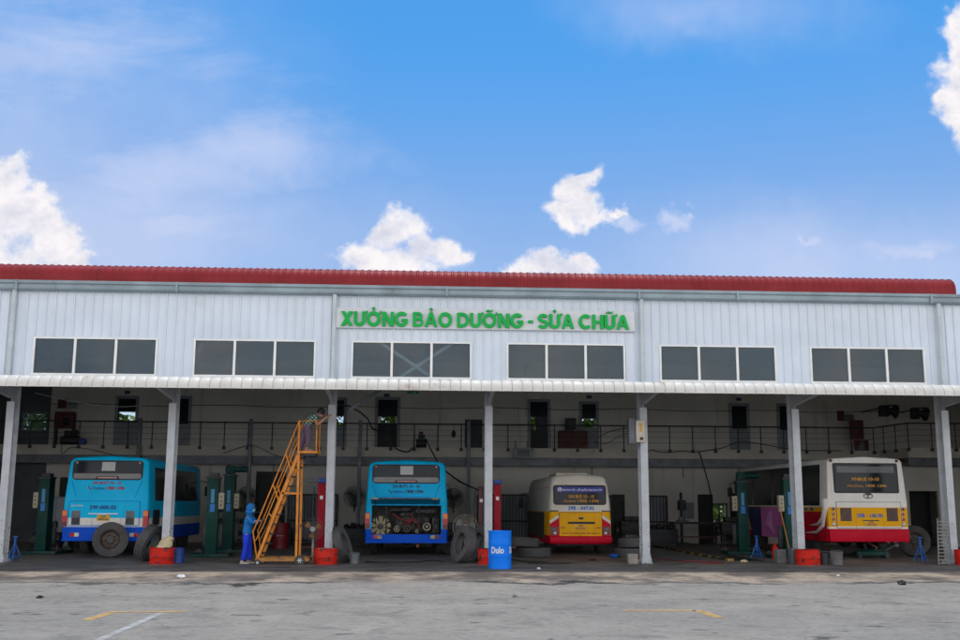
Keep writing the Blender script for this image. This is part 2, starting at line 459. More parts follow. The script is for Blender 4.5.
strip('painted_line', [(-6.42, -12.78), (-5.3, -12.72)], .16, M['yelline'])
strip('painted_line', [(-5.62, -12.95), (-5.6, -16.6)], .11, M['whiline'])
strip('painted_line', [(1.25, -12.65), (2.36, -12.65)], .18, M['yelline'])
strip('painted_line', [(2.40, -12.60), (2.44, -13.7)], .16, M['yelline'])

# ------------------------------------------------------------------ workshop building
B = thing('workshop_building', 'long pale grey corrugated workshop with red roof and seven open bays', 'building')
S = 4.3
holes = [(S * (k + .5) - 1.64, S * (k + .5) + 1.64, 5.0, 6.0) for k in range(-3, 3)]
mb = MB(); mb.wall(-20, 20, 4.7, 7.32, 0, .06, holes)
x = -19.9
while x < 20:
    segs = [(4.7, 7.32)]
    for h in holes:
        if h[0] - .06 < x < h[1] + .06: segs = [(4.7, 4.93), (6.07, 7.32)]
    for a, b_ in segs:
        mb.prism([(x - .026, 0), (x - .014, -.036), (x + .014, -.036), (x + .026, 0)],
                 lambda px, py: (px, py, a), lambda px, py: (px, py, b_))
    x += .25
mb.build('upper_wall', M['clad'], B, smooth=0)
for h in holes:
    c = (h[0] + h[1]) / 2
    mb = MB()
    for a, b_, z0, z1 in ((-1.66, 1.66, 4.965, 5.03), (-1.66, 1.66, 5.975, 6.012), (-1.66, -1.615, 5.03, 5.975), (1.615, 1.66, 5.03, 5.975),
                          (-.58, -.515, 5.03, 5.975), (.515, .58, 5.03, 5.975)):
        mb.box(a, b_, -.045 if z1 - z0 > .5 else -.05, .05, z0, z1)
    w = mb.build('window', M['wframe'], B, (c, 0, 0), smooth=0)
    mb = MB()
    for a, b_ in ((-1.615, -.58), (-.515, .515), (.58, 1.615)): mb.box(a, b_, .005, .012, 5.03, 5.975)
    mb.build('pane', M['pane'], w, smooth=0)
mb = MB()
mb.bar((-3.02, .09, 6.0), (-1.52, .09, 5.0), .012, .085); mb.bar((-1.03, .11, 6.0), (-2.52, .11, 5.0), .012, .085)
build_split(mb, 'brace', M['brace'], B)
# gutter
mb = MB()
prof = [(.0, 7.29), (-.20, 7.29), (-.24, 7.33), (-.24, 7.44), (-.29, 7.47), (-.29, 7.545), (-.25, 7.545), (-.25, 7.50), (0, 7.50)]
mb.prism(prof, lambda y, z: (-20, y, z), lambda y, z: (20, y, z))
for x in (-12.9, -8.6, -1.2, 4.2, 7.0, 12.6): mb.box(x - .03, x + .03, -.30, -.19, 7.28, 7.55)
mb.build('gutter', M['gutter'], B, smooth=0)
for x in (-12.98, -4.3, 4.28, 12.86):
    mb = MB(); mb.tube([(x, -.14, 7.30), (x, -.12, 7.2), (x, -.12, 4.86)], .062, 14)
    for z in (5.75, 6.9, 5.1): mb.tube([(x, -.12, z - .02), (x, -.12, z + .02)], .074, 14)
    p = mb.build('downpipe', M['pipe'], B)
# red barrel-edged roof
mb = MB(); prof = [(-.10, 7.53), (-.10, 7.72)]
for k in range(0, 8):
    a = R(k * 12); prof.append((.28 - .38 * math.cos(a), 7.72 + .38 * math.sin(a) * .95))
prof += [(.6, 8.11), (7.8, 8.9), (15.3, 8.1)]
nrm = []
for i in range(len(prof)):
    p, q = prof[max(i - 1, 0)], prof[min(i + 1, len(prof) - 1)]
    d = Vector((q[0] - p[0], q[1] - p[1])).normalized(); nrm.append((-d.y, d.x))
rows = []; x = -20.0; pitch = .195
while x < 13.40:
    for dx, o in ((0, 0), (.028, .020), (.062, .020), (.090, 0)):
        rows.append([mb.bm.verts.new((x + dx, p[0] + n[0] * o, p[1] + n[1] * o)) for p, n in zip(prof, nrm)])
    x += pitch
for r0, r1 in zip(rows[:-1], rows[1:]):
    for i in range(len(prof) - 1): mb.face([r0[i], r1[i], r1[i + 1], r0[i + 1]])
mb.face(rows[-1])
mb.build('roof', M['roof'], B, smooth=28)
# canopy with curved drip edge
mb = MB(); prof = [(-.002, 4.86), (-2.05, 4.715), (-2.16, 4.70)]
for k in range(1, 7):
    a = R(k * 14); prof.append((-2.16 - .26 * math.sin(a), 4.44 + .26 * math.cos(a)))
prof.append((-2.425, 4.41))
nrm = []
for i in range(len(prof)):
    p, q = prof[max(i - 1, 0)], prof[min(i + 1, len(prof) - 1)]
    d = Vector((q[0] - p[0], q[1] - p[1])).normalized(); nrm.append((d.y, -d.x))
rows = []; x = -20.0; k = 0
while x < 20:
    k += 1
    tone = random.choice((0, 0, .004, .008))
    for dx, o in ((0, -.020), (.012, .004), (.045, .014), (.13, .020), (.215, .014), (.250, .004)):
        rows.append([mb.bm.verts.new((x + dx, p[0] + n[0] * (o + tone), p[1] + n[1] * (o + tone))) for p, n in zip(prof, nrm)])
    x += .262
for r0, r1 in zip(rows[:-1], rows[1:]):
    for i in range(len(prof) - 1): mb.face([r0[i], r1[i], r1[i + 1], r0[i + 1]])
mb.bar((-20, -2.30, 4.50), (20, -2.30, 4.50), .05, .12); mb.bar((-20, -1.2, 4.66), (20, -1.2, 4.66), .06, .12)
mb.build('canopy', M['canopy'], B, smooth=30)
# columns (I-section) with tapered canopy brackets
def column():
    m_ = MB()
    m_.box(-.10, .10, 0, .014, .02, 4.25); m_.box(-.10, .10, .40, .414, .02, 7.28); m_.box(-.006, .006, .014, .40, .02, 7.25)
    m_.box(-.094, .094, -.006, -.001, 2.62, 2.66); m_.box(-.02, .02, -.012, -.002, 1.1, 1.13)
    c_ = m_.build('column', M['column'], B, smooth=0)
    m_ = MB(); m_.prism([(-.002, 4.36), (-2.3, 4.53), (-2.3, 4.60), (-.002, 4.74)], lambda y, z: (-.006, y, z), lambda y, z: (.006, y, z))
    m_.prism([(-.002, 4.345), (-2.3, 4.515), (-2.3, 4.527), (-.002, 4.357)], lambda y, z: (-.055, y, z), lambda y, z: (.055, y, z))
    m_.build('bracket', M['column'], c_, smooth=0)
    m_ = MB(); m_.box(-.15, .15, -.07, .48, .02, .05)
    for sx in (-1, 1):
        m_.prism([(.103 * sx, .05), (.15 * sx, .05), (.103 * sx, .28)], lambda px, pz: (px, .0, pz), lambda px, pz: (px, .014, pz))
    for sx in (-.12, .12):
        for y in (-.04, .45): m_.cyl((sx, y, .05), (sx, y, .10), .016, n=6)
    m_.build('base_plate', M['column'], c_, smooth=0)
    return c_
c0 = column(); c0.location.x = -12.9
for k in range(-4, 5):
    if k == -3: continue
    c = dup(c0, parent=B); c.location.x = S * k
# shell: deck, side and back walls
mb = MB(); mb.box(-20, 20, .07, 15, 7.42, 7.46); mb.build('roof_deck', M['deck'], B, smooth=0)
mb = MB(); mb.box(-20.1, -20.002, 0, 15, 0, 7.41); mb.box(20.002, 20.1, 0, 15, 0, 7.41); build_split(mb, 'side_wall', M['wallin'], B, smooth=0)
bh = [(-14.16, -13.46, 4.85, 5.22), (-5.36, -5.05, 4.72, 5.12), (-3.50, -2.92, 4.80, 5.12), (2.67, 2.88, 4.62, 5.16),
      (4.82, 5.40, 4.72, 5.10), (-17.95, -17.0, 4.46, 5.12), (10.19, 10.75, .80, 1.60)]
mb = MB(); mb.wall(-16.85, 20, 0, 7.41, 14.7, 14.9, bh); mb.build('rear_wall', M['wallin'], B, smooth=0)
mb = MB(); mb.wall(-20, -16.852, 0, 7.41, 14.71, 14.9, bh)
mb.build('rear_wall', M['recess_shade'], B, smooth=0)
# thin corrugation lines and lower dado on the rear wall
mb = MB()
for k in range(14): mb.box(-16.8, 20, 14.682, 14.698, 5.2 + .16 * k, 5.212 + .16 * k)
mb.build('wall_batten', M['wallin'], B, smooth=0)
mb = MB(); mb.box(-13.4, -12.2, 14.66, 14.698, .62, 1.30); build_split(mb, 'dado', M['maroon'], B, smooth=0)
mb = MB(); 
for k in range(4): mb.box(-17.95 + .245 * k, -17.93 + .245 * k, 14.73, 14.8, 4.46, 5.12)
mb.box(-17.98, -16.98, 14.70, 14.82, 5.08, 5.14); mb.box(-17.98, -16.98, 14.70, 14.82, 4.43, 4.47)
f = mb.build('louvre_window', M['door'], B, smooth=0)
mb = MB(); mb.box(-17.93, -17.0, 14.84, 14.85, 4.47, 5.08); mb.build('pane', M['pane'], f, smooth=0)
# mezzanine walkway
mb = MB(); mb.box(-20, 16.9, 13.5, 14.66, 3.42, 3.80); mb.box(16.902, 20, 11.0, 14.66, 3.42, 3.80)
mb.build('walkway', M['fascia'], B, smooth=0)
mb = MB(); mb.box(-20, 16.9, 13.62, 13.80, 3.10, 3.418); mb.box(16.95, 20, 11.12, 11.3, 3.12, 3.418)
mb.build('beam', M['steelgrey'], B, smooth=0)
mb = MB()
mb.tube([(-20, 13.46, 4.73), (16.64, 13.46, 4.73), (16.92, 10.96, 4.74), (20, 10.96, 4.74)], .026, 8)
for z in (4.05, 4.27, 4.49): mb.tube([(-20, 13.46, z), (16.64, 13.46, z), (16.92, 10.96, z), (20, 10.96, z)], .007, 5)
rail = mb.build('railing', M['steeldark'], B)
pts = [(-17.13 + .938 * k, 13.46) for k in range(-3, 37)] + [(16.72, 12.7), (16.82, 11.85), (16.92, 10.96), (17.85, 10.96), (18.8, 10.96), (19.7, 10.96)]
for i, (px, py) in enumerate(pts):
    if i == 0:
        mb = MB(); mb.tube([(0, 0, 3.66), (0, 0, 4.72)], .022, 8); mb.box(-.06, .06, -.03, .038, 3.66, 3.78)
        p0 = mb.build('post', M['steeldark'], rail, (px, py, 0))
    else:
        p = dup(p0, parent=rail); p.location = (px, py, 0)
for x in (-12.9, -8.58, -4.27, .05):
    mb = MB(); mb.box(x - .07, x + .07, 13.30, 13.44, .02, 4.86, bev=.01); mb.build('walkway_post', M['steelgrey'], B, smooth=0)
mb = MB(); mb.box(15.68, 15.92, 10.7, 10.98, .02, 3.418, bev=.01); mb.build('inner_column', M['pipe'], B, smooth=0)
# wall under the wing
mb = MB(); mb.wall(16.6, 20, .02, 3.1, 12.0, 12.15, [(17.3, 18.45, .02, 2.16)]); mb.build('wing_wall', M['wallin'], B, smooth=0)
mb = MB(); mb.box(17.2, 18.6, 13.0, 13.05, .02, 2.4); mb.build('doorway_shade_sheet', M['black'], B, smooth=0)  # black sheet behind the opening, standing in for its unlit inside
# upper doors and windows
def upper_door(x0, x1, ztop, zglass, zgreen, leaf=True, low=None, wide=.12):
    m_ = MB()
    zb = 3.80
    m_.box(x0 - wide, x0, 14.655, 14.72, zb, ztop + wide); m_.box(x1, x1 + wide, 14.655, 14.72, zb, ztop + wide); m_.box(x0, x1, 14.655, 14.72, ztop, ztop + wide)
    d = m_.build('door', M['door'], B, smooth=0)
    m_ = MB(); m_.box(x0, x1, 14.672, 14.697, zgreen, ztop); m_.build('pane', M['sideglass'], d, smooth=0)
    if low:
        m_ = MB(); m_.box(x0, x1, 14.664, 14.697, zb, low); m_.build('door_panel', M['door'] if leaf else M['black'], d, smooth=0)
    return d
upper_door(-14.16, -13.46, 5.74, 5.08, 5.22, True, 4.85)
upper_door(-11.75, -11.33, 5.76, 4.74, 4.74, True, 4.74)
upper_door(-5.38, -5.03, 5.76, 4.74, 5.12, True, 4.72)
upper_door(-3.64, -2.84, 5.80, 4.74, 5.12, False, 4.80)
upper_door(2.66, 3.38, 5.77, 4.74, 5.16, False, 4.62)
upper_door(4.82, 5.40, 5.70, 4.74, 5.10, True, 4.72)
upper_door(11.14, 11.77, 5.68, 4.74, 4.74, True, 4.73)
upper_door(13.18, 13.60, 5.70, 4.74, 4.70, True, 4.70)
mb = MB(); mb.box(2.88, 3.38, 14.66, 14.697, 4.62, 5.16); mb.box(-.05, .66, 14.64, 14.697, 3.8, 5.02); build_split(mb, 'door_panel', M['steeldark'], B, smooth=0)
# lower openings: dark rooms behind barred gates
def doorway_shade(x0, x1, z1):
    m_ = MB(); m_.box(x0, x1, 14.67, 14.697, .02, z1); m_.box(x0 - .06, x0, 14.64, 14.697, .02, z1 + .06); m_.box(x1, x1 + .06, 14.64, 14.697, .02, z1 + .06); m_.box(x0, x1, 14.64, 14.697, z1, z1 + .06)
    return m_.build('doorway_shade_sheet', M['black'], B, smooth=0)
doorway_shade(-8.43, -7.35, 2.78); doorway_shade(6.05, 6.48, 1.93); doorway_shade(9.65, 10.15, 1.95); doorway_shade(-16.2, -13.9, 2.5); doorway_shade(11.0, 12.4, 2.0)
def barred(x0, x1, z1, back):
    m_ = MB()
    for z in (.12, .9, z1): m_.bar((x0, 14.55, z), (x1, 14.55, z), .05, .06)
    for x_ in (x0, x1): m_.bar((x_, 14.55, .05), (x_, 14.55, z1), .07, .07)
    n = int((x1 - x0) / .125)
    for i in range(1, n): m_.tube([(x0 + (x1 - x0) * i / n, 14.55, .1), (x0 + (x1 - x0) * i / n, 14.55, z1)], .013, 5)
    gt = m_.build('barred_gate', M['steeldark'], B, smooth=0)
    if back:
        m_ = MB(); m_.box(x0, x1, 14.66, 14.696, .02, z1); m_.build('backing_sheet', M['door'], gt, smooth=0)
barred(-7.15, -5.2, 1.92, True); barred(.5, 2.55, 1.95, True); barred(7.15, 8.26, 1.93, True); barred(4.9, 6.0, 1.93, True)
mb = MB()
for z in (.78, 1.6): mb.box(10.15, 10.80, 14.62, 14.698, z, z + .05)
for x in (10.15, 10.45, 10.75): mb.box(x, x + .04, 14.62, 14.698, .83, 1.6)
mb.build('low_window', M['steeldark'], B, smooth=0)
for x in (-9.6, -7.8, -3.9, -1.0, 5.2, 9.0):
    mb = MB(); mb.tube([(x, 14.64, 1.7 + random.random()), (x, 14.64, 3.3)], .018, 6); mb.build('conduit', M['steelgrey'], B)
mb = MB(); mb.tube([(-16.8 + i * 1.5, 14.62, 5.48 + .04 * math.sin(i * 1.7)) for i in range(24)], .012, 5); mb.build('conduit', M['cable'], B)

# ------------------------------------------------------------------ main sign
sg = thing('sign', 'pale sign board with raised green capital lettering above the middle windows', 'sign', (0, 0, 0))
mb = MB(); mb.box(-4.25, 4.08, -.13, -.03, 6.37, 6.94, bev=.008); mb.build('board', M['signboard'], sg, smooth=0)
T = .228     # stroke width for a capital one unit high
def arc(cx, cz, rx, rz, a0, a1, n=14):
    return [(cx + rx * math.cos(R(a0 + (a1 - a0) * k / n)), cz + rz * math.sin(R(a0 + (a1 - a0) * k / n))) for k in range(n + 1)]
def quad(x0, z0, x1, z1, w_): return ('poly', [(x0, z0), (x0 + w_, z0), (x1 + w_, z1), (x1, z1)])
def stem(x, z0=0, z1=1, w_=T): return ('poly', [(x, z0), (x + w_, z0), (x + w_, z1), (x, z1)])
h_ = T / 2
def cap_U(): return [('line', [(h_, 1), (h_, .36)] + arc(.38, .36, .275, .265, 180, 360) + [(.655, 1)], T)], .76
def cap_O(): return [('ring', arc(.47, .5, .365, .41, 0, 360, 32)[:-1], T)], .94
CAPS = {'X': ([quad(0, 0, .54, 1, .27), quad(.54, 0, 0, 1, .27)], .81), 'U': cap_U(), 'O': cap_O(),
        'N': ([stem(0), stem(.57), quad(.52, 0, 0, 1, .25)], .775),
        'G': ([('line', arc(.47, .5, .365, .41, 42, 330, 24) + [(.79, .44)], T), ('poly', [(.47, .36), (.885, .36), (.885, .53), (.47, .53)])], .90),
        'B': ([stem(0), ('line', [(.15, .915), (.40, .915)] + arc(.40, .735, .18, .18, 90, -90) + [(.15, .555)], .185), ('line', [(.15, .53), (.43, .53)] + arc(.43, .308, .215, .222, 90, -90) + [(.15, .093)], .185)], .75),
        'A': ([quad(0, 0, .32, 1, .22), quad(.64, 0, .32, 1, .22), ('poly', [(.17, .21), (.69, .21), (.64, .37), (.22, .37)])], .86),
        'D': ([stem(0), ('line', [(.15, .91), (.36, .91)] + arc(.36, .5, .36, .41, 90, -90, 20) + [(.15, .09)], .205)], .83),
        'S': ([('line', arc(.36, .715, .255, .195, 25, 270, 18) + arc(.36, .29, .265, .21, 90, -160, 18), .21)], .72),
        'C': ([('line', arc(.47, .5, .365, .41, 45, 315, 26), T)], .86), 'H': ([stem(0), stem(.56), ('poly', [(.15, .40), (.62, .40), (.62, .58), (.15, .58)])], .765),
        '-': ([('poly', [(0, .36), (.34, .36), (.34, .54), (0, .54)])], .34)}
HORN_U = ('line', [(.66, .86), (.80, .88), (.87, .97), (.85, 1.06)], .11)
HORN_O = ('line', [(.74, .86), (.88, .88), (.96, .97), (.94, 1.06)], .11)
def hook(x): return ('line', [(x - .10, 1.22), (x - .02, 1.29), (x + .07, 1.25), (x + .05, 1.17), (x - .01, 1.12), (x - .01, 1.07)], .085)
def tilde(x): return ('line', [(x - .20, 1.12), (x - .13, 1.21), (x - .02, 1.19), (x + .06, 1.14), (x + .15, 1.15), (x + .20, 1.24)], .09)
MARK = {'Ư': ('U', [HORN_U]), 'Ở': ('O', [HORN_O, hook(.47)]), 'Ả': ('A', [hook(.43)]), 'Ỡ': ('O', [HORN_O, tilde(.47)]), 'Ử': ('U', [HORN_U, hook(.38)]), 'Ữ': ('U', [HORN_U, tilde(.38)])}
def letter(ch, x0, kx, kz, z0, y0, y1):
    base, marks = MARK.get(ch, (ch, [])); shapes = list(CAPS[base][0]) + marks; m_ = MB()
    for i, sh in enumerate(shapes):
        f = y0 + .0018 * i; b_ = y1 - .0018 * i
        pa = lambda x, z: (x0 + x * kx, f, z0 + z * kz); pb = lambda x, z: (x0 + x * kx, b_, z0 + z * kz)
        if sh[0] == 'poly': m_.prism(sh[1], pa, pb); continue
        P_ = [Vector(p) for p in sh[1]]; N_ = len(P_); cl = sh[0] == 'ring'; w_ = sh[2] / 2; lf, rg = [], []
        for k in range(N_):
            a = P_[k - 1] if (cl or k) else P_[k]; c = P_[(k + 1) % N_] if (cl or k < N_ - 1) else P_[k]
            d = (c - a).normalized(); nn = Vector((-d.y, d.x)); lf.append(P_[k] + nn * w_); rg.append(P_[k] - nn * w_)
        V = [[m_.bm.verts.new(fn(p.x, p.y)) for p in side_] for fn in (pa, pb) for side_ in (lf, rg)]
        for k in range(N_ if cl else N_ - 1):
            j = (k + 1) % N_
            m_.face([V[0][k], V[0][j], V[1][j], V[1][k]]); m_.face([V[2][k], V[3][k], V[3][j], V[2][j]])
            m_.face([V[0][k], V[2][k], V[2][j], V[0][j]]); m_.face([V[1][k], V[1][j], V[3][j], V[3][k]])
        if not cl:
            for k in (0, N_ - 1): m_.face([V[0][k], V[1][k], V[3][k], V[2][k]])
    m_.build('letter', M['signgreen'], sg, smooth=0)
line = 'XƯỞNG BẢO DƯỠNG - SỬA CHỮA'
adv = lambda ch: .26 if ch == ' ' else CAPS[MARK.get(ch, (ch,))[0]][1] + (.10 if ch in 'ƯỬỮ' else .07) + (.05 if ch in 'ỞỠ' else 0)
kx = 8.02 / (sum(adv(c) for c in line) - .07); px = -4.11
for chx in line:
    if chx != ' ': letter(chx, px, kx, .405, 6.415, -.215, -.132)
    px += adv(chx) * kx

# ------------------------------------------------------------------ buses
def shell(name, L, side, zr, crown, cols, lean, mats, parent, hole=None, rear=((.06, 0), (.02, .03), (0, .10))):
    """side: [(half width, z)] bottom to eave; zr: roof height, rounded corner between; cols(z) -> material slot"""
    m_ = MB()
    wE, zE = side[-1]; right = list(side); rx = (zr - zE) * 1.25
    for k in range(1, 6):
        a = R(90 * k / 5); right.append((wE - rx + rx * math.cos(a), zE + (zr - zE) * math.sin(a)))
    right.append((.0, zr + crown))
    def ring(e, y, fl):
        pts = []
        for w_, z_ in right:
            s_ = max(0, (w_ - e)) if w_ > 0 else 0
            zz = z_ - (e if z_ > zE else 0)
            pts.append(((s_), y + (lean(z_) if fl else 0), zz))
        full_ = [(-p[0], p[1], p[2]) for p in pts[:-1]] + [pts[-1]] + list(reversed(pts[:-1]))
        return [m_.bm.verts.new(p) for p in full_]
    rings = [ring(e, y, True) for e, y in rear] + [ring(0, L * .5, False)] + [ring(e, L - y, False) for e, y in reversed(rear)]
    n = len(rings[0])
    for a, b_ in zip(rings[:-1], rings[1:]):
        for i in range(n):
            j = (i + 1) % n
            z = (a[i].co.z + a[j].co.z) / 2
            m_.face([a[i], a[j], b_[j], b_[i]], cols(z))
    for rr, isrear in ((rings[0], True), (rings[-1], False)):
        h_ = len(right) - 1
        for i in range(h_):
            lo_l, lo_r = rr[i], rr[n - 1 - i]
            hi_l = rr[i + 1]; hi_r = rr[n - 2 - i] if i + 1 < h_ else None
            z = (lo_l.co.z + hi_l.co.z) / 2
            if hi_r is None: m_.face([lo_l, lo_r, hi_l], cols(z)); continue
            if isrear and hole and hole[2] - 1e-4 < z < hole[3] + 1e-4:
                for sgn, lo, hi in ((-1, lo_l, hi_l), (1, lo_r, hi_r)):
                    p = m_.bm.verts.new((hole[1] * sgn, lo.co.y, lo.co.z)); q = m_.bm.verts.new((hole[1] * sgn, hi.co.y, hi.co.z))
                    m_.face([lo, p, q, hi], cols(z))
            else: m_.face([lo_l, lo_r, hi_r, hi_l], cols(z))
    return m_.build(name, mats, parent, smooth=40)
def add_panel(name, pts, mat, parent, lean=None, out=.012, inn=.02, **k):
    m_ = MB(); panel(m_, pts, -out, inn, lean); return m_.build(name, mat, parent, smooth=0, **k)
def wheel(parent, x, y, r=.48, w=.27):
    sgn = 1 if x > 0 else -1
    mt = Matrix.Translation((x - sgn * w, y, r)) @ Matrix.Rotation(PI / 2 * sgn, 4, 'Y')
    m_ = MB(); m_.lathe([(r * .56, 0), (r * .9, .0), (r, .04), (r, w - .04), (r * .9, w), (r * .56, w)], 28, mt)
    wh = m_.build('wheel', M['rubber'], parent)
    m_ = MB(); m_.lathe([(r * .55, .03), (r * .55, w - .01), (r * .48, w - .06), (r * .2, w - .10), (r * .18, w - .02), (.01, w - .02)], 20, mt)
    m_.build('rim', M['rim'], wh)
def axles(parent, xs, L, r=.48):
    for y in (1.9, L - 1.9):
        for s_ in (-1, 1): wheel(parent, s_ * xs, y, r)
    m_ = MB(); m_.cyl((-xs + .2, 1.9, r), (xs - .2, 1.9, r), .09, n=10); m_.ball((0, 1.9, r), .25, .25, .2)
    m_.box(-.45, -.33, .4, L - .5, .5, .62); m_.box(.33, .45, .4, L - .5, .5, .62); m_.build('chassis', M['steeldark'], parent)
def mirror(parent, x, y, z):
    s_ = 1 if x > 0 else -1
    m_ = MB(); m_.tube([(x * .93, y, z + .35), (x + s_ * .25, y - .1, z + .3), (x + s_ * .25, y - .1, z + .1)], .016, 6)
    m_.box(x + s_ * .25 - .09, x + s_ * .25 + .09, y - .14, y - .06, z - .2, z + .15, bev=.03); m_.build('mirror', M['black'], parent)
def phone_icon(parent, x, z, h, mat, lean, y=-.014):
    m_ = MB(); panel(m_, [(x, z + h), (x + h * .22, z + h * 1.02), (x + h * .3, z + h * .72), (x + h * .22, z + h * .62), (x + h * .5, z + h * .28), (x + h * .68, z + h * .34), (x + h * .85, z + h * .12), (x + h * .7, z), (x + h * .4, z + h * .06), (x + h * .05, z + h * .55)], y, y + .006, lean)
    m_.build('phone_symbol', mat, parent, smooth=0)

def city_bus(label, Xc, Y0, dz, dirty, red_txt, engine_open, number):
    t = thing('city_bus', label, 'bus', (Xc, Y0, 0))
    L = 7.6; d = dz
    lean = lambda z: max(0, z - 1.65) * .10
    side = [(1.24, .44 + d), (1.25, .70 + d), (1.25, .85 + d), (1.245, 1.11 + d), (1.24, 1.56 + d), (1.235, 1.66 + d), (1.20, 2.25 + d), (1.175, 2.70 + d)]
    top = 1.11 + d if not engine_open else .85 + d
    if engine_open:
        cols = lambda z: 1 if z < .85 + d else 0
    else:
        cols = lambda z: 1 if z < .85 + d else (2 if z < 1.11 + d else 0)
    cy = M['cyan2'] if dirty else M['cyan']
    b = shell('body', L, side, 2.89 + d, .05, cols, lean, [cy, M['blueband'], M['buswhite']], t, hole=(0, 1.05, .70 + d, 1.56 + d) if engine_open else None)
    # rear window
    add_panel('rear_window', rrect(-1.06, 1.0, 2.22 + d, 2.80 + d, .12), M['black'], t, lean, .014)
    w = [c for c in kids(t) if c.name.startswith('rear_window')][-1]
    add_panel('pane', rrect(-1.02, .96, 2.42 + d, 2.765 + d, .08), M['glass'], w, lean, .02)
    add_panel('frosted_strip', rrect(-1.02, .96, 2.255 + d, 2.41 + d, .05), M['glassgrey'], w, lean, .02)
    add_panel('notice', rect(-.21, .18, 2.49 + d, 2.75 + d), M['paper'], w, lean, .024)
    m_ = MB(); panel(m_, [(-.38, 2.235 + d), (.33, 2.235 + d), (.28, 2.335 + d), (-.33, 2.335 + d)], -.035, .0, lean); bl = m_.build('brake_light', M['black'], t, smooth=0)
    add_panel('lens', rect(-.31, .26, 2.265 + d, 2.315 + d), pm('lens_pink', (.48, .22, .22), .3), bl, lean, .04)
    for x in (-.95, .89):
        m_ = MB(); m_.ball((x, -.02 + lean(2.73 + d), 2.73 + d), .035, .02, .035); m_.build('marker_lamp', pm('marker_lens', (.55, .33, .33), .3), t)
    # pressed lines
    m_ = MB()
    for z in (1.74 + d, 1.81 + d): panel(m_, rect(-.82, .72, z, z + .012), -.008, .01, lean)
    m_.build('trim', M['blueband'] if dirty else cy, t, smooth=0)
    for s_ in (-1, 1):
        m_ = MB(); m_.tube([(s_ * 1.03 - .03, lean(2.19 + d) - .002, 2.19 + d), (s_ * .99 - .03, lean(2.1 + d) - .002, 2.10 + d), (s_ * .86 - .03, -.002 + lean(1.72 + d), 1.72 + d)], .007, 5); m_.build('crease', M['blueband'], t)
        m_ = MB(); m_.box(min(s_ * 1.10, s_ * 1.252), max(s_ * 1.10, s_ * 1.252), -.004, .12, 1.335 + d, 1.345 + d); m_.build('seam', M['blueband'], t, smooth=0)
    tx = M['txtred'] if red_txt else M['txtdark']
    text('lettering', 'XN BUÝT 10 - 10', -.44, .38, 2.09 + d, 2.20 + d, tx, t, -.008, lean, .03)
    phone_icon(t, -.56, 1.93 + d, .12, M['txtmaroon'] if red_txt else M['txtdark'], lean)
    text('lettering', 'Hotline:', -.42, -.06, 1.935 + d, 2.02 + d, M['txtnavy'], t, -.008, lean, .0)
    text('lettering', '1900 1296', -.03, .50, 1.93 + d, 2.03 + d, tx, t, -.008, lean, .04)
    # lamps
    for s_ in (-1, 1):
        lm = add_panel('tail_lamp', rect(min(s_ * 1.10, s_ * 1.245), max(s_ * 1.10, s_ * 1.245), .86 + d, 1.33 + d), M['red_lens'], t, None, .025, .14)
        a, b2 = sorted((s_ * 1.10, s_ * 1.245))
        add_panel('indicator', rect(a + .005, b2 - .005, 1.17 + d, 1.32 + d), M['orange_lens'], lm, None, .033)
        add_panel('lower_lens', rect(a + .005, b2 - .005, .87 + d, 1.00 + d), M['darkred_lens'] if engine_open or s_ < 0 else M['red_lens'], lm, None, .031)
        f = add_panel('fog_lamp', rrect(s_ * .86 - .13, s_ * .86 + .13, .57 + d, .68 + d, .03), M['white_lens'] if not engine_open else M['alloy'], t, None, .022)
        add_panel('red_lens', rrect(s_ * .86 + (.0 if s_ > 0 else -.13), s_ * .86 + (.13 if s_ > 0 else .0), .57 + d, .68 + d, .02), M['red_lens'] if s_ < 0 or not engine_open else M['darkred_lens'], f, None, .026)
    m_ = MB(); m_.box(-1.22, 1.22, -.03, .05, .44 + d, .50 + d, bev=.012); m_.build('bumper', M['blueband'], t, smooth=0)
    if not engine_open:
        add_panel('seam', rrect(-1.075, .995, .875 + d, 1.605 + d, .055), M['blueband'], t, None, .006)
        ed = add_panel('engine_cover', rrect(-1.06, .98, .89 + d, 1.59 + d, .05), [cy], t, None, .016)
        add_panel('white_band', rect(-1.055, .975, .90 + d, 1.11 + d), M['buswhite'], ed, None, .019)
        for x in (-.97, .60):
            m_ = MB()
            for k in range(12): m_.box(x, x + .24, -.03, -.016, .92 + d + k * .033, .935 + d + k * .033)
            m_.box(x - .004, x + .244, -.019, -.0165, .91 + d, 1.32 + d, mi=1); m_.build('vent', [M['steelgrey'], M['steelgrey']], ed, smooth=0)
        m_ = MB(); m_.box(-.49, .37, -.05, -.015, 1.215 + d, 1.25 + d, bev=.006); m_.build('handle', M['chrome'], ed, smooth=0)
        text('lettering', number, -.47, .31, 1.36 + d, 1.475 + d, M['txtnavy'], ed, -.02, None, .03)
        text('lettering', 'BS 090', -1.0, -.66, 1.44 + d, 1.49 + d, M['alu'], ed, -.02, None, .02)
        p = add_panel('number_plate', rect(-.24, .14, 1.03 + d, 1.195 + d), M['plate'], ed, None, .03)
        text('lettering', '29F', -.14, .03, 1.12 + d, 1.175 + d, M['txtdark'], p, -.032, None, .02)
        text('lettering', '000.02', -.20, .10, 1.045 + d, 1.105 + d, M['txtdark'], p, -.032, None, .02)
    else:
        # raised cover, seen edge on, and the open engine bay
        m_ = MB(); m_.prism([(-.02, 1.64 + d), (-.30, 1.70 + d), (-.78, 1.80 + d), (-.80, 1.765 + d), (-.30, 1.655 + d), (-.02, 1.60 + d)], lambda y, z: (-1.06, y, z), lambda y, z: (1.0, y, z))
        ed = m_.build('engine_cover', cy, t, smooth=0)
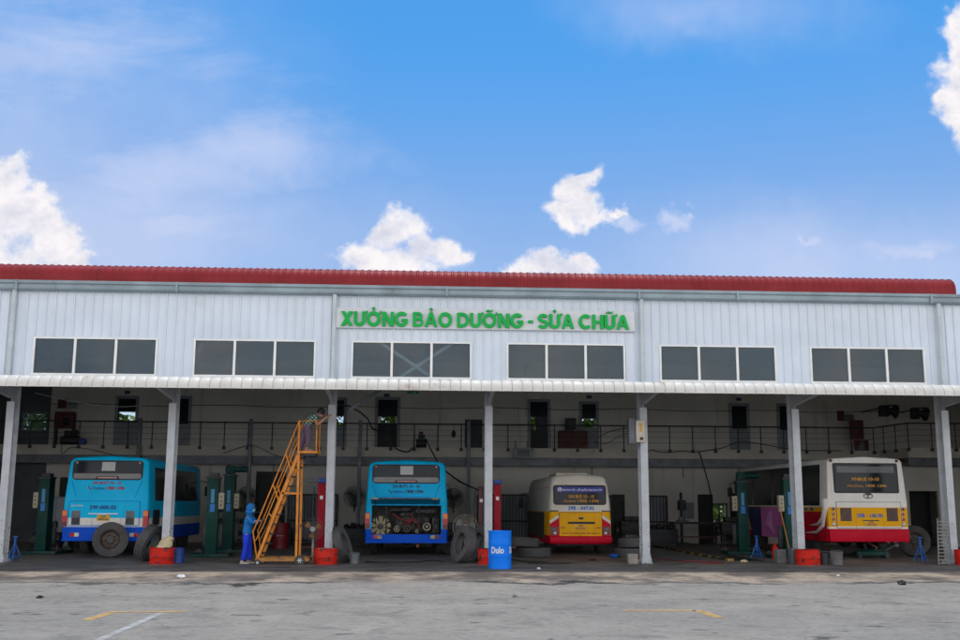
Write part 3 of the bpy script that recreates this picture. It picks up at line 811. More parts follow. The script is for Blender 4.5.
        m_ = MB(); m_.box(-1.05, 1.0, -.815, -.802, 1.755 + d, 1.785 + d); m_.build('rust_edge', M['rim'], ed, smooth=0)
        for x in (-.93, .86):
            m_ = MB(); m_.box(x - .1, x + .1, -.84, -.818, 1.73 + d, 1.79 + d, bev=.01); m_.build('latch', M['alloy'], ed, smooth=0)
            m_ = MB(); m_.tube([(x, -.02, 1.0 + d), (x * .99, -.60, 1.74 + d)], .012, 6); m_.build('gas_strut', M['steeldark'], ed)
        m_ = MB()
        m_.box(-1.05, 1.05, .65, .68, .68 + d, 1.58 + d); m_.box(-1.08, -1.052, .02, .65, .68 + d, 1.58 + d); m_.box(1.052, 1.08, .02, .65, .68 + d, 1.58 + d)
        m_.box(-1.05, 1.05, .05, .65, .66 + d, .70 + d); m_.box(-1.05, 1.05, .05, .65, 1.56 + d, 1.59 + d)
        m_.build('engine_bay', M['engine'], t, smooth=0)
        m_ = MB()
        m_.box(-.35, .70, .25, .62, .76 + d, 1.22 + d, bev=.04); m_.box(-.20, .55, .22, .5, 1.2 + d, 1.36 + d, bev=.05)
        m_.cyl((.25, .18, 1.38 + d), (.9, .3, 1.40 + d), .11, n=14); m_.cyl((-.5, .3, 1.42 + d), (.1, .3, 1.45 + d), .08, n=12)
        m_.box(.78, 1.0, .2, .6, .72 + d, 1.2 + d, bev=.03)
        random.seed(5)
        for k in range(34):
            x = random.uniform(-.95, .95); z = random.uniform(.75, 1.45) + d
            m_.tube([(x, .12 + random.random() * .1, z), (x + random.uniform(-.3, .3), .1, z + random.uniform(-.2, .2)), (x + random.uniform(-.4, .4), .3, z + random.uniform(-.3, .3))], .014, 6)
        for x in (-.61, .38): m_.cyl((x, .04, .72 + d), (x, .06, 1.55 + d), .018, n=8)
        en = m_.build('engine', M['engine'], t)
        m_ = MB(); cz = .93 + d; cx = -.78
        for k in range(9):
            a = 2 * PI * k / 9 + .2; ca, sa = math.cos(a), math.sin(a)
            P = [(.09, -.035), (.30, -.085), (.31, .06), (.09, .03)]
            pts = [(cx + r_ * ca - o * sa, cz + r_ * sa + o * ca) for r_, o in P]
            panel(m_, pts, .07, .085)
        build_split(m_, 'fan_blade', M['blade'], en, smooth=0)
        m_ = MB(); m_.cyl((cx, .03, cz), (cx, .2, cz), .085, n=18); m_.build('fan_hub', M['engine'], en)
        for x, z, r_, mm in ((-.29, .86, .09, M['alloy']), (.02, .87, .11, M['rim']), (.62, .93, .12, M['alloy']), (.33, .80, .06, M['alloy'])):
            m_ = MB(); m_.lathe([(r_ * .75, 0), (r_, .0), (r_, .05), (r_ * .75, .05), (r_ * .75, 0)], 20, Matrix.Translation((x, .12, z + d)) @ Matrix.Rotation(PI / 2, 4, 'X'), cap=False)
            m_.cyl((x, .06, z + d), (x, .16, z + d), r_ * .35, n=14); m_.build('pulley', mm, en)
        for pp in (((-.42, .1, 1.32), (-.25, .06, 1.18), (0, .05, 1.10), (.25, .06, 1.16), (.34, .08, 1.02), (.36, .1, .9)), ((-.1, .12, 1.0), (.05, .05, 1.05), (.2, .06, 1.2), (.1, .1, 1.3)), ((.05, .07, .98), (.15, .04, 1.12), (.3, .06, 1.05))):
            m_ = MB(); m_.tube([(x, y, z + d) for x, y, z in pp], .024, 8); m_.build('hose', M['hose_red'], en)
    # side glazing and skirt
    for s_ in (-1, 1):
        m_ = MB(); a = lambda z: s_ * (1.241 - (z - 1.66 - d) * .06)
        m_.prism([(.75, 1.62 + d), (L - .7, 1.62 + d), (L - .7, 2.62 + d), (.75, 2.62 + d)], lambda y, z: (a(z), y, z), lambda y, z: (a(z) - s_ * .02, y, z))
        m_.build('side_window', M['sideglass'], t, smooth=0)
        m_ = MB()
        for y in (2.2, 3.7, 5.2): m_.box(min(s_ * 1.2, s_ * 1.246), max(s_ * 1.2, s_ * 1.246), y, y + .06, 1.62 + d, 2.2 + d)
        build_split(m_, 'window_pillar', M['black'], t, smooth=0)
        m_ = MB(); m_.box(min(s_ * 1.25, s_ * 1.27), max(s_ * 1.25, s_ * 1.27), .5, 1.3, .9 + d, 1.35 + d); m_.build('side_vent', M['steeldark'], t, smooth=0)
    axles(t, 1.16, L); mirror(t, 1.24, L - .1, 2.0 + d)
    m_ = MB(); m_.tube([(.35, .3, .42 + d), (.35, -.06, .36 + d)], .05, 10); m_.build('exhaust', M['rust'], t)
    return t
city_bus('bright cyan city bus with closed rear cover and loose wheel leaning on its bumper', -11.12, 3.2, .02, False, True, False, '29F-000.02')
city_bus('cyan city bus with rear engine cover raised and engine showing', -2.265, 3.6, -.03, True, False, True, '29F-000.02')

# ---- small white and yellow minibus
def minibus():
    t = thing('minibus', 'small white and yellow minibus with red bumper and blue route banner in rear window', 'bus', (3.17, 4.5, 0))
    L = 6.8; lean = lambda z: max(0, z - 1.5) * .12
    side = [(.98, .36), (1.0, .62), (1.0, .9), (.985, 1.36), (.975, 1.58), (.93, 2.1), (.89, 2.28)]
    cols = lambda z: 1 if z < .62 else (2 if z < 1.36 else 0)
    shell('body', L, side, 2.50, .045, cols, lean, [M['mini_white'], M['busred'], M['yellow']], t, rear=((.10, 0), (.035, .045), (0, .14)))
    add_panel('rear_window', rrect(-.84, .84, 1.57, 2.19, .09), M['black'], t, lean, .016, .05)
    w = [c for c in kids(t) if c.name.startswith('rear_window')][-1]
    add_panel('pane', rrect(-.80, .80, 1.60, 2.16, .07), M['glass'], w, lean, .022)
    bn = add_panel('route_banner', rect(-.73, .77, 1.96, 2.13), M['banner'], w, lean, .026)
    m_ = MB(); m_.lathe([(.0, 0), (.07, 0), (.07, .004), (.0, .004)], 20, Matrix.Translation((-.63, -.028 + lean(2.045), 2.045)) @ Matrix.Rotation(PI / 2 , 4, 'X'), cap=False); m_.build('route_disc', M['txtwhite'], bn)
    text('lettering', '02', -.665, -.595, 2.015, 2.075, M['txtred'], bn, -.036, lean, .02)
    text('lettering', 'BX SƠN TÂY - HỒ QUỐC OAI, SƠN TÂY', -.53, .72, 1.995, 2.095, M['txtwhite'], bn, -.03, lean, .03)
    text('lettering', 'XN BUS 10 - 10', -.37, .46, 1.78, 1.885, M['txtorange'], w, -.028, lean, .03)
    text('lettering', 'Hotline:', -.50, -.12, 1.65, 1.73, M['txtorange'], w, -.028, lean, .01)
    text('lettering', '1900 1296', -.07, .60, 1.645, 1.74, M['txtorange'], w, -.028, lean, .02)
    text('lettering', '29B - 047.02', -.38, .45, 1.41, 1.53, M['txtblue'], t, -.006, None, .03)
    add_panel('seam', rrect(-.675, .695, .555, 1.345, .08), M['wood'], t, None, .014)
    h = add_panel('tailgate', rrect(-.66, .68, .57, 1.33, .07), M['yellow'], t, None, .022)
    m_ = MB(); panel(m_, rect(-.64, .66, 1.20, 1.21), -.0245, -.02); m_.build('crease', M['plate'], h, smooth=0)
    add_panel('grip', rrect(-.39, .46, .985, 1.05, .03), M['black'], h, None, .05)
    add_panel('badge', rrect(-.05, .10, 1.12, 1.19, .03), M['steeldark'], h, None, .032)
    p = add_panel('number_plate', rrect(-.20, .20, .80, .97, .02), M['plate'], h, None, .03)
    text('lettering', '29B', -.07, .07, .895, .95, M['txtmaroon'], p, -.032, None, .02); text('lettering', '047.02', -.16, .16, .815, .875, M['txtmaroon'], p, -.032, None, .02)
    for x in (-.55, .57): add_panel('plate_light', rect(x - .07, x + .07, .85, .88), M['txtmaroon'], h, None, .03)
    text('lettering', 'CHÚ Ý XE DỪNG ĐÓN TRẢ KHÁCH', -.58, .60, .665, .735, M['txtmaroon'], h, -.026, None, .02)
    m_ = MB(); m_.ball((0, -.026, .61), .02, .015, .02); m_.build('lock', M['black'], h)
    for s_ in (-1, 1):
        add_panel('red_corner', [(s_ * .67, .60), (s_ * .955, .60), (s_ * .955, .98), (s_ * .67, 1.17)][::s_], M['busred'], t, None, .012, .10)
        add_panel('white_flash', [(s_ * .67, 1.172), (s_ * .955, .982), (s_ * .965, 1.08), (s_ * .70, 1.26)][::s_], M['mini_white'], t, None, .010, .10)
        tl = add_panel('tail_lamp', rrect(min(s_ * .71, s_ * .95), max(s_ * .71, s_ * .95), .64, .90, .07), M['darkred_lens'], t, None, .035, .1)
        m_ = MB(); m_.ball((s_ * .80, -.03, .70), .05, .025, .05); m_.build('reversing_lens', M['white_lens'], tl)
        m_ = MB(); m_.ball((s_ * .84, -.03, .81), .07, .02, .05); m_.build('brake_lens', M['steelgrey'], tl)
        m_ = MB(); m_.box(min(s_ * .68, s_ * .96), max(s_ * .68, s_ * .96), -.006, .02, 1.36, 1.40); m_.build('grille', M['rim'], t, smooth=0)
        m_ = MB(); a = lambda z: s_ * (.981 - max(0, z - 1.5) * .085)
        m_.prism([(.55, 1.40), (L - .5, 1.40), (L - .5, 2.12), (.55, 2.12)], lambda y, z: (a(z), y, z), lambda y, z: (a(z) - s_ * .02, y, z)); m_.build('side_window', M['sideglass'], t, smooth=0)
        m_ = MB(); m_.box(min(s_ * .99, s_ * 1.007), max(s_ * .99, s_ * 1.007), 1.2, L - .2, .50, 1.33); m_.build('side_panel', pm('dark_side', (.10, .075, .05), .5), t, smooth=0)
    m_ = MB(); m_.box(-.98, 1.0, -.09, .2, .38, .61, bev=.05, seg=3); m_.build('bumper', M['busred'], t, smooth=40)
    m_ = MB(); m_.box(-.55, .5, 1.6, 3.4, 2.50, 2.62, bev=.04); m_.build('roof_unit', M['mini_white'], t, smooth=40)
    for s_ in (-1, 1):
        for y in (1.5, L - 1.3): wheel(t, s_ * .93, y, .38, .22)
    mirror(t, -1.0, L - .2, 1.65)
    m_ = MB(); m_.box(-.7, .7, .3, 1.2, .30, .40); m_.build('chassis', M['steeldark'], t, smooth=0)
minibus()

# ---- large white, yellow and red bus
def big_bus():
    t = thing('city_bus', 'large white yellow and red city bus standing among green column lifts', 'bus', (11.58, 2.5, 0))
    L = 9.4; lean = lambda z: max(0, z - 1.7) * .06
    side = [(1.225, .52), (1.235, .90), (1.235, .96), (1.235, 1.54), (1.23, 1.70), (1.215, 2.0), (1.17, 2.87)]
    cols = lambda z: 2 if z < .90 else (0 if z < .96 else (1 if z < 1.54 else 0))
    shell('body', L, side, 3.0, .06, cols, lean, [M['buswhite'], M['yellow'], M['busred']], t, rear=((.05, 0), (.015, .02), (0, .07)))
    add_panel('rear_window', rrect(-1.0, 1.0, 1.96, 2.86, .05), M['black'], t, lean, .014)
    w = [c for c in kids(t) if c.name.startswith('rear_window')][-1]
    add_panel('pane', rrect(-.95, .95, 2.0, 2.82, .04), M['glass'], w, lean, .02)
    add_panel('upper_band', rect(-.88, .88, 2.57, 2.76), pm('window_band_grey', (.07, .08, .085), .3), w, lean, .023)  # even dark grey band laid over the upper pane
    text('lettering', 'XNBUS 10-10', -.46, .40, 2.33, 2.43, M['txtorange'], w, -.024, lean, .03)
    text('lettering', 'Hotline:', -.58, -.10, 2.14, 2.22, M['txtorange'], w, -.024, lean, .0)
    text('lettering', '1900 1296', -.02, .62, 2.14, 2.22, M['txtorange'], w, -.024, lean, .02)
    m_ = MB()
    ring = [(.03 + .14 * math.cos(2 * PI * k / 28), -.008 + lean(1.87), 1.875 + .07 * math.sin(2 * PI * k / 28)) for k in range(28)]
    m_.tube(ring, .012, 6, closed=True)
    m_.tube([(-.05, -.01, 1.91), (.03, -.012, 1.92), (.12, -.01, 1.91)], .010, 6); m_.tube([(.03, -.012, 1.92), (.02, -.012, 1.82)], .014, 6)
    m_.build('emblem', M['steeldark'], t)
    add_panel('seam', rect(-.975, 1.015, .915, 1.702), M['steeldark'], t, None, .008)
    e = add_panel('engine_cover', rect(-.96, 1.0, .93, 1.69), M['buswhite'], t, None, .018)
    add_panel('yellow_field', rect(-.955, .995, .975, 1.535), M['yellow'], e, None, .0205)
    for x0, x1 in ((-.86, -.52), (.56, .90)):
        m_ = MB(); m_.box(x0, x1, -.024, -.021, 1.13, 1.52)
        for k in range(9): m_.box(x0, x1, -.040, -.024, 1.14 + k * .042, 1.155 + k * .042, mi=1)
        m_.build('vent', [M['rim'], M['wood']], e, smooth=0)
    text('lettering', '29B - 140.90', -.36, .44, 1.23, 1.355, M['txtblue'], e, -.024, None, .03)
    p = add_panel('number_plate', rect(-.14, .28, .99, 1.13), M['plate'], e, None, .034)
    text('lettering', '29B', -.02, .14, 1.065, 1.12, M['txtmaroon'], p, -.036, None, .02); text('lettering', '140.90', -.09, .22, 1.0, 1.055, M['txtmaroon'], p, -.036, None, .02)
    m_ = MB(); m_.box(-.18, .30, -.06, -.021, 1.14, 1.165); m_.build('plate_shade', M['steeldark'], e, smooth=0)
    for s_ in (-1, 1):
        for z, mm in ((1.49, 'darkred_lens'), (1.34, 'red_lens'), (1.19, 'red_lens'), (1.04, 'white_lens')):
            m_ = MB(); m_.lathe([(.055, 0), (.055, .02), (.042, .03)], 18, Matrix.Translation((s_ * 1.07, -.002, z)) @ Matrix.Rotation(PI / 2, 4, 'X'))
            lm = m_.build('tail_lamp', M['alu'], t)
            m_ = MB(); m_.ball((s_ * 1.07, -.028, z), .040, .016, .040); m_.build('lens', M[mm], lm)
        m_ = MB(); m_.lathe([(.05, 0), (.05, .012), (.03, .014)], 16, Matrix.Translation((s_ * .95 + .06, -.002, .70)) @ Matrix.Rotation(PI / 2, 4, 'X')); m_.build('fog_lamp', M['darkred_lens'], t)
        m_ = MB(); m_.ball((s_ * 1.02 - .02, -.005 + lean(2.94), 2.93), .05, .03, .045); m_.build('marker_lamp', M['darkred_lens'], t)
        m_ = MB(); a = lambda z: s_ * (1.238 - max(0, z - 2.0) * .05)
        for y0, y1 in ((.62, 2.6), (2.65, 5.0), (5.05, 7.2), (7.25, 9.1)):
            m_.prism([(y0, 1.58), (y1, 1.58), (y1, 2.83), (y0, 2.83)], lambda y, z: (a(z), y, z), lambda y, z: (a(z) - s_ * .03, y, z))
        m_.build('side_window', M['sideglass'], t, smooth=0)
    # side livery on the visible flank
    X = -1.2375
    def flank(name, pts, mat, o=0.0, par=t):
        m_ = MB(); m_.prism(pts, lambda y, z: (X - .004 - o, y, z), lambda y, z: (X + .01, y, z)); return m_.build(name, mat, par, smooth=0)
    flank('red_flank', [(.12, .54), (6.0, .54), (6.0, .90), (2.2, .905), (2.2, 1.40), (.35, 1.40), (.2, 1.6), (.12, 1.6)], M['busred'])
    adv = flank('advert_panel', [(4.3, .50), (6.3, .50), (6.3, 1.52), (4.0, 1.52)], M['magenta'], .004)
    flank('advert_panel', [(6.305, .50), (7.35, .50), (8.0, 1.52), (6.305, 1.52)], M['advnavy'], .004)
    flank('advert_panel', [(7.45, .7), (8.7, .7), (8.7, 1.52), (8.06, 1.52)], M['yellow'], .003)
    for k in range(3):
        m_ = MB(); m_.tube([(X - .012, 4.9 + .25 * k, .62 + .1 * k), (X - .012, 5.25 + .2 * k, .95), (X - .012, 5.1 + .15 * k, 1.38)], [.02, .07, .02], 8); m_.build('advert_figure', M['pinkmark'], adv)
    m_ = MB()
    m_.tube([(X - .01, .10, 1.78), (X - .012, .10, 1.5), (X - .012, .35, 1.2), (X - .012, .8, 1.02), (X - .012, 1.5, .98)], [.12, .10, .08, .05, .01], 8)
    m_.tube([(X - .01, .14, 1.4), (X - .012, .35, 1.0), (X - .012, .9, .78), (X - .012, 1.9, .74)], [.06, .07, .05, .01], 8)
    m_.build('white_swoosh', M['buswhite'], t)
    m_ = MB()
    for dx in (0, .5): m_.ball((X - .004, 1.3 + dx, 1.47), .004, .14, .05)
    m_.build('small_logo', M['txtblue'], t)
    m_ = MB(); m_.box(-1.22, 1.22, -.05, .06, .52, .88, bev=.03); m_.build('bumper', M['busred'], t, smooth=40)
    axles(t, 1.14, L, .50); mirror(t, -1.25, L - .1, 2.1)
    m_ = MB(); m_.tube([(.55, .5, .50), (.55, -.04, .54)], .06, 10); m_.tube([(.1, .4, .5), (.25, .1, .35), (.2, .05, .3)], .03, 8); m_.build('exhaust', M['rust'], t)
big_bus()

# ------------------------------------------------------------------ loose equipment
def bw(mb, name, mats, parent, smooth=35):
    """shape given in world metres, linked under an unrotated thing"""
    bmesh.ops.translate(mb.bm, verts=mb.bm.verts[:], vec=-Vector(parent.location))
    return mb.build(name, mats, parent, smooth=smooth)

# half drums filled with sand round the column feet
def ribbed(r, h, ribs, n=36):
    p = [(r * .98, 0), (r, .02)]
    for z in ribs: p += [(r, z - .02), (r * 1.035, z), (r, z + .02)]
    return p + [(r, h - .02), (r * 1.03, h - .01), (r * 1.03, h), (r * .97, h), (r * .96, h - .06), (.01, h - .07)]
def half_drum(label, x, y, h=.44, r=.31, oil=True):
    t = thing('half_drum', label, 'drum', (x, y, 0), random.random() * 3, group='red half drums at the column feet')
    m_ = MB(); m_.lathe(ribbed(r, h, (.2,)), 36); m_.build('shell', M['drumred'], t)
    m_ = MB()
    for k in range(14):
        a = random.random() * 6.28; q = random.random() * r * .8
        m_.ball((q * math.cos(a), q * math.sin(a), h - .05 + random.random() * .04), .05 + random.random() * .04, .05, .03, n=8)
    m_.build('rubble', M['oil'] if oil else M['concrete'], t)
    return t
half_drum('bright red half drum with a pale sack on top at a column foot', -8.55, -.52, .44, .31, False)
half_drum('scuffed red half drum beside the pedestal fan and orange stairs', -4.32, -.50, .42, .31, False)
half_drum('red half drum filled with black oily rags beside dark buckets', 8.58, -.50, .42, .32)
half_drum('red half drum beside the aluminium ramp ladder, cut by photo edge', 12.98, -.48, .42, .30)
half_drum('narrow red half drum hidden behind the blue barrel', -.05, -.50, .42, .26)
m_ = MB(); random.seed(3)
m_.ball((0, 0, .15), .17, .15, .17, n=14); m_.ball((.07, 0, .28), .12, .10, .08, n=12); m_.ball((-.05, -.02, .08), .18, .16, .10, n=12)
for v in m_.bm.verts: v.co += Vector((random.uniform(-1, 1), random.uniform(-1, 1), random.uniform(-1, 1))) * .014
tag(m_.build('sack', M['sack'], None, (-8.45, -.56, .37)), 'crumpled cream sack lying on the red half drum', 'sack')

def barrel(name, label, x, y, r, h, mat, rz=0.0):
    t = thing(name, label, 'barrel', (x, y, 0), rz)
    m_ = MB(); p = [(r * .97, .0), (r * 1.02, .01), (r, .035)]
    for z in (h * .35, h * .66): p += [(r, z - .03), (r * 1.03, z), (r, z + .03)]
    for z in (h * .12, h * .2, h * .80, h * .88): p.append((r, z))
    p.sort(key=lambda q: q[1]); p += [(r, h - .035), (r * 1.025, h - .012), (r * 1.02, h), (r * .965, h), (r * .955, h - .025), (.01, h - .025)]
    m_.lathe(p, 40); m_.build('shell', mat, t)
    for a, q in ((.7, .05), (3.6, .035)):
        m_ = MB(); m_.cyl((r * .7 * math.cos(a), r * .7 * math.sin(a), h - .026), (r * .7 * math.cos(a), r * .7 * math.sin(a), h - .008), q, n=12); m_.build('bung', M['steelgrey'], t)
    return t
bb = barrel('barrel', 'bright blue steel barrel with white lettering standing alone before a column', .15, -2.1, .285, .93, M['drumblue'])
def wrap_text(parent, body, a0, a1, z0, z1, r, mat):
    me = text_mesh(body, .03); xs = [v.co.x for v in me.vertices]; ys = [v.co.y for v in me.vertices]
    x0, x1, y0, y1 = min(xs), max(xs), min(ys), max(ys)
    for v in me.vertices:
        a = a0 + (v.co.x - x0) / (x1 - x0) * (a1 - a0); z = z0 + (v.co.y - y0) / (y1 - y0) * (z1 - z0)
        rr = r + (.004 if v.co.z > 0 else .001); v.co = (rr * math.sin(a), -rr * math.cos(a), z)
    link('lettering', me, mat, parent, smooth=0)
wrap_text(bb, 'Dulo', R(-50), R(16), .38, .54, .286, M['txtwhite']); wrap_text(bb, 'Du', R(52), R(88), .38, .54, .286, M['txtwhite'])
rb = barrel('barrel', 'dark red oil barrel deep in the bay behind the orange stairs', -6.75, 9.2, .30, .90, M['drumredold'])
wrap_text(rb, ')---', R(-20), R(34), .43, .49, .301, M['txtwhite'])
barrel('barrel', 'dark blue barrel half hidden behind the drum with sack', -8.28, .05, .18, .40, M['motorblue'])

# loose tyres
def tyre(name, label, x, y, axle, r=.50, w=.27, mat='rubberworn', rim=False, group=None, z0=0.0):
    """a loose tyre resting on the floor at height z0, its axle pointing along axle"""
    n_ = Vector(axle).normalized(); zc = z0 + r * math.sqrt(max(0, 1 - n_.z ** 2)) * .995 + w * .5 * abs(n_.z)
    t = thing(name, label, 'tyre', (x, y, zc), 0, group); t.rotation_euler = n_.to_track_quat('Z', 'Y').to_euler()
    m_ = MB(); pr = [(r * .56, -w * .36), (r * .62, -w * .48), (r * .88, -w * .5), (r * .97, -w * .42)]
    for k in range(4):
        z = -w * .36 + k * w * .72 / 3
        pr += [(r, z - .022), (r, z + .022)] + ([(r * .975, z + .026), (r * .975, z + w * .72 / 3 - .026)] if k < 3 else [])
    pr += [(r * .97, w * .42), (r * .88, w * .5), (r * .62, w * .48), (r * .56, w * .36), (r * .60, w * .2), (r * .60, -w * .2), (r * .56, -w * .36)]
    m_.lathe(pr, 40, cap=False); m_.build('carcass', M[mat], t, smooth=30)
    if rim:
        m_ = MB(); m_.lathe([(r * .56, w * .40), (r * .60, w * .42), (r * .56, w * .3), (r * .50, w * .1), (r * .44, -.02), (r * .22, -.04), (r * .20, .03), (.06, .03), (.05, -.05)], 36, cap=False)
        rm = m_.build('rim', M['rim'], t)
        for k in range(8):
            a = 2 * PI * k / 8; m_ = MB(); m_.cyl((r * .32 * math.cos(a), r * .32 * math.sin(a), -.04), (r * .32 * math.cos(a), r * .32 * math.sin(a), .045), .024, n=6); m_.build('bolt', M['rust'], rm)
        m_ = MB(); m_.lathe([(.10, .05), (.10, .0), (.06, -.02)], 20); m_.build('hub', M['oil'], rm)
    return t
tyre('loose_wheel', 'worn truck wheel with rusty rim leaning on the cyan bus bumper', -10.80, 2.72, (.26, -.94, .18), .50, .26, 'rubberworn', True)
tyre('loose_tyre', 'black tyre leaning behind the sack drum beside the bus corner', -9.14, .50, (.90, -.26, -.34), .50, .26, 'rubberworn')
tyre('loose_tyre', 'grey tyre seen nearly edge on leaning right of the stairs column', -3.93, .25, (.93, -.18, .34), .50, .20, 'rubberworn')
tyre('loose_tyre', 'front grey tyre of the two leaning beside the raised cyan bus', -.68, .05, (-.90, -.40, .23), .50, .27, 'rubberworn')
tyre('loose_tyre', 'rear grey tyre of the two leaning, next to the column', -.17, .98, (-.90, -.38, .24), .49, .27, 'rubberworn')
for lab, x, y, z, tw in (('lower tyre of the stack lying flat left of the minibus', 1.62, 3.6, .02, .0), ('upper tyre lying flat on another tyre left of the minibus', 1.30, 3.85, .292, .06),
                     ('tyre lying flat right of the minibus beside the stained column', 4.55, 3.4, .02, 0), ('tyre lying on top of a flat tyre right of the minibus', 4.72, 3.7, .292, -.06)):
    tyre('loose_tyre', lab, x, y, (tw, 0, 1), .50, .27, 'rubberworn', z0=z)
tyre('loose_wheel', 'dark wheel leaning in the gloom right of the large bus', 13.6, 3.9, (-.4, -.88, .26), .48, .26, 'rubber', True)
tyre('loose_wheel', 'dark wheel beneath the pedestal fan behind the stairs', -4.62, 3.6, (.3, -.92, .2), .48, .26, 'rubber', True)
tyre('loose_wheel', 'dark wheel beside the raised cyan bus in the shade', -.85, 5.2, (-.45, -.86, .2), .49, .27, 'rubber', True)

# small containers and blocks
def bucket(label, x, y, r, h, mat, lid=False):
    t = thing('bucket', label, 'bucket', (x, y, 0))
    m_ = MB(); m_.lathe([(r * .86, 0), (r, h), (r * 1.05, h + .004), (r * 1.05, h - .02), (r * .97, h - .02), (r * .85, .02), (.01, .02)], 24, cap=False); m_.build('body', mat, t)
    m_ = MB(); m_.tube([(r * math.cos(a), .0, h - .02 - .16 * math.sin(a)) if False else (r * 1.04 * math.cos(a), -r * .35 * math.sin(a), h - .01 + .05 * math.sin(a)) for a in [PI * k / 10 for k in range(11)]], .007, 6); m_.build('handle', M['steelgrey'], t)
bucket('dark grey bucket between the leaning tyre and the raised bus', -3.58, -.25, .14, .27, M['steelgrey'])
bucket('small black bucket next to the oily red drum', 9.05, -.42, .15, .33, M['steeldark'])
bucket('grey metal bucket right of the small black bucket', 9.35, -.52, .18, .36, M['concretedark'])
for lab, x, y, w_, h_, mt in (('dark concrete block at the left foot of the drum column', 8.02, .1, .26, .38, 'concretedark'), ('second darker concrete block touching the column foot', 8.33, -.08, .2, .42, 'steelgrey'),
                          ('rough brown concrete block beside the rust specked column', 3.86, -.25, .26, .27, 'concrete')):
    m_ = MB(); m_.box(-w_ / 2, w_ / 2, -.13, .13, 0, h_, bev=.018); tag(m_.build('concrete_block', M[mt], None, (x, y, .02), rot=(0, 0, R(random.uniform(-12, 12)))), lab, 'block')
m_ = MB(); m_.box(-.17, .17, -.12, .12, 0, .12, bev=.012); tag(m_.build('wooden_block', M['wood'], None, (4.45, 1.4, .02), rot=(0, 0, .3)), 'low dark timber block lying right of the stained column', 'block')

# column lifts
def column_lift(label, x, y, rz, motor=False, h=2.28, forks=True, dx=1):
    t = thing('column_lift', label, 'vehicle lift', (x, y, .02), rz, 'green column lifts')
    m_ = MB(); m_.box(-.17, .17, -.02, .16, .08, h, bev=.015); m_.box(-.17, -.12, .16, .34, .08, h); m_.box(.12, .17, .16, .34, .08, h); m_.build('post', M['liftgreen'], t)
    m_ = MB(); m_.box(-.20, .20, -.05, .36, h, h + .05); m_.box(-.14, .14, .02, .3, h + .05, h + .16, bev=.02); m_.build('head', M['steeldark'], t)
    m_ = MB(); m_.box(-.55, .55, -.12, .02, 0, .09, bev=.01)
    for s_ in (-1, 1): m_.box(s_ * .48 - .07, s_ * .48 + .07, .02, 1.1, 0, .09, bev=.01)
    m_.box(-.5, .5, .30, .42, .0, .08); m_.build('base', M['liftgreen'], t)
    if forks:
        m_ = MB(); m_.box(-.28, .28, .35, .44, .30, .95, bev=.01)
        for s_ in (-1, 1): m_.box(s_ * .24 - .05, s_ * .24 + .05, .44, 1.0, .30, .40, bev=.01)
        m_.build('carriage', M['steeldark'], t)
    m_ = MB(); m_.box(-.33 if dx > 0 else .173, -.173 if dx > 0 else .33, -.02, .20, 1.38, 1.86, bev=.012); cb = m_.build('control_box', M['beige'], t)
    m_ = MB()
    for z in (1.74, 1.62, 1.5): m_.cyl((-.25 * dx, -.02, z), (-.25 * dx, -.035, z), .022, n=10)
    m_.build('button', M['steeldark'], cb)
    m_ = MB(); m_.box(-.05, .05, -.026, -.0205, 1.56, 1.96); m_.build('label', M['labelcyan'], t, smooth=0)
    m_ = MB(); m_.box(-.07, .07, -.026, -.0205, 1.30, 1.53); m_.build('label', M['labelblue'], t, smooth=0)
    if motor:
        m_ = MB(); m_.cyl((-.15, .1, h + .22), (.55, .1, h + .22), .10, n=16); m_.box(-.12, .12, 0, .25, h + .05, h + .34, bev=.03); m_.build('motor', M['liftgreen'], t)
    m_ = MB(); m_.cyl((-.45, .9, .1), (-.45, .96, .1), .1, n=14); m_.cyl((.45, .9, .1), (.45, .96, .1), .1, n=14); build_split(m_, 'caster', M['rubber'], t)
    return t
column_lift('dim green column lift with narrow beige box, left of the closed cyan bus', -13.42, 4.6, R(-8), False)
column_lift('front green column lift beside the person in blue, with tall blue labels', -7.98, 3.0, R(4), False, 2.28, True, -1)
column_lift('green column lift behind another, with motor lying across its top', -8.02, 5.9, R(0), True, 2.42, True, -1)
column_lift('green column lift beside the far front of the large bus', 8.62, 5.3, R(-4), True, 2.3)
column_lift('green column lift close to the leaning broom and large bus', 9.20, 2.5, R(-4), False, 2.34)
def red_lift(label, x, y, mat, h=2.15, motor=True, w=.2):
    t = thing('two_post_lift', label, 'vehicle lift', (x, y, .02), 0, 'red lift posts')
    m_ = MB(); m_.box(-w / 2, w / 2, 0, .24, .03, h, bev=.012); m_.box(-w / 2 - .03, w / 2 + .03, -.06, .3, 0, .03); m_.build('post', mat, t)
    m_ = MB(); m_.box(-.045, .045, -.006, -.001, h - .46, h - .36); m_.build('label', M['white'], t, smooth=0)
    m_ = MB()
    for s_ in (-1, 1): m_.bar((s_ * .08, .05, .35), (s_ * .55, -.25 + .3 * (s_ > 0), .32), .07, .06)
    m_.build('swing_arm', M['liftdarkred'], t)
    if motor:
        m_ = MB(); m_.box(-.10, .14, -.02, .2, h + .002, h + .14, bev=.02); mo = m_.build('motor', M['motorblue'], t)
        m_ = MB(); m_.cyl((-.12, .08, h + .06), (-.34, .08, h + .08), .035, n=10); m_.ball((-.34, .08, h + .08), .05, .05, .07); m_.build('pulley', M['steelgrey'], mo)
    m_ = MB(); m_.tube([(-.1 - w / 2, .1, h - .1), (-.13 - w / 2, .08, h * .7), (-.08 - w / 2, .1, h * .4)], .02, 6); m_.build('chain', M['steeldark'], t)
    return t
red_lift('red lift post with blue motor beside the stairs column', -4.70, 2.0, M['liftred'], 2.14, True, .22)
red_lift('red lift post with blue motor directly above the blue barrel', .42, 2.5, M['liftred'], 2.14, True, .20)
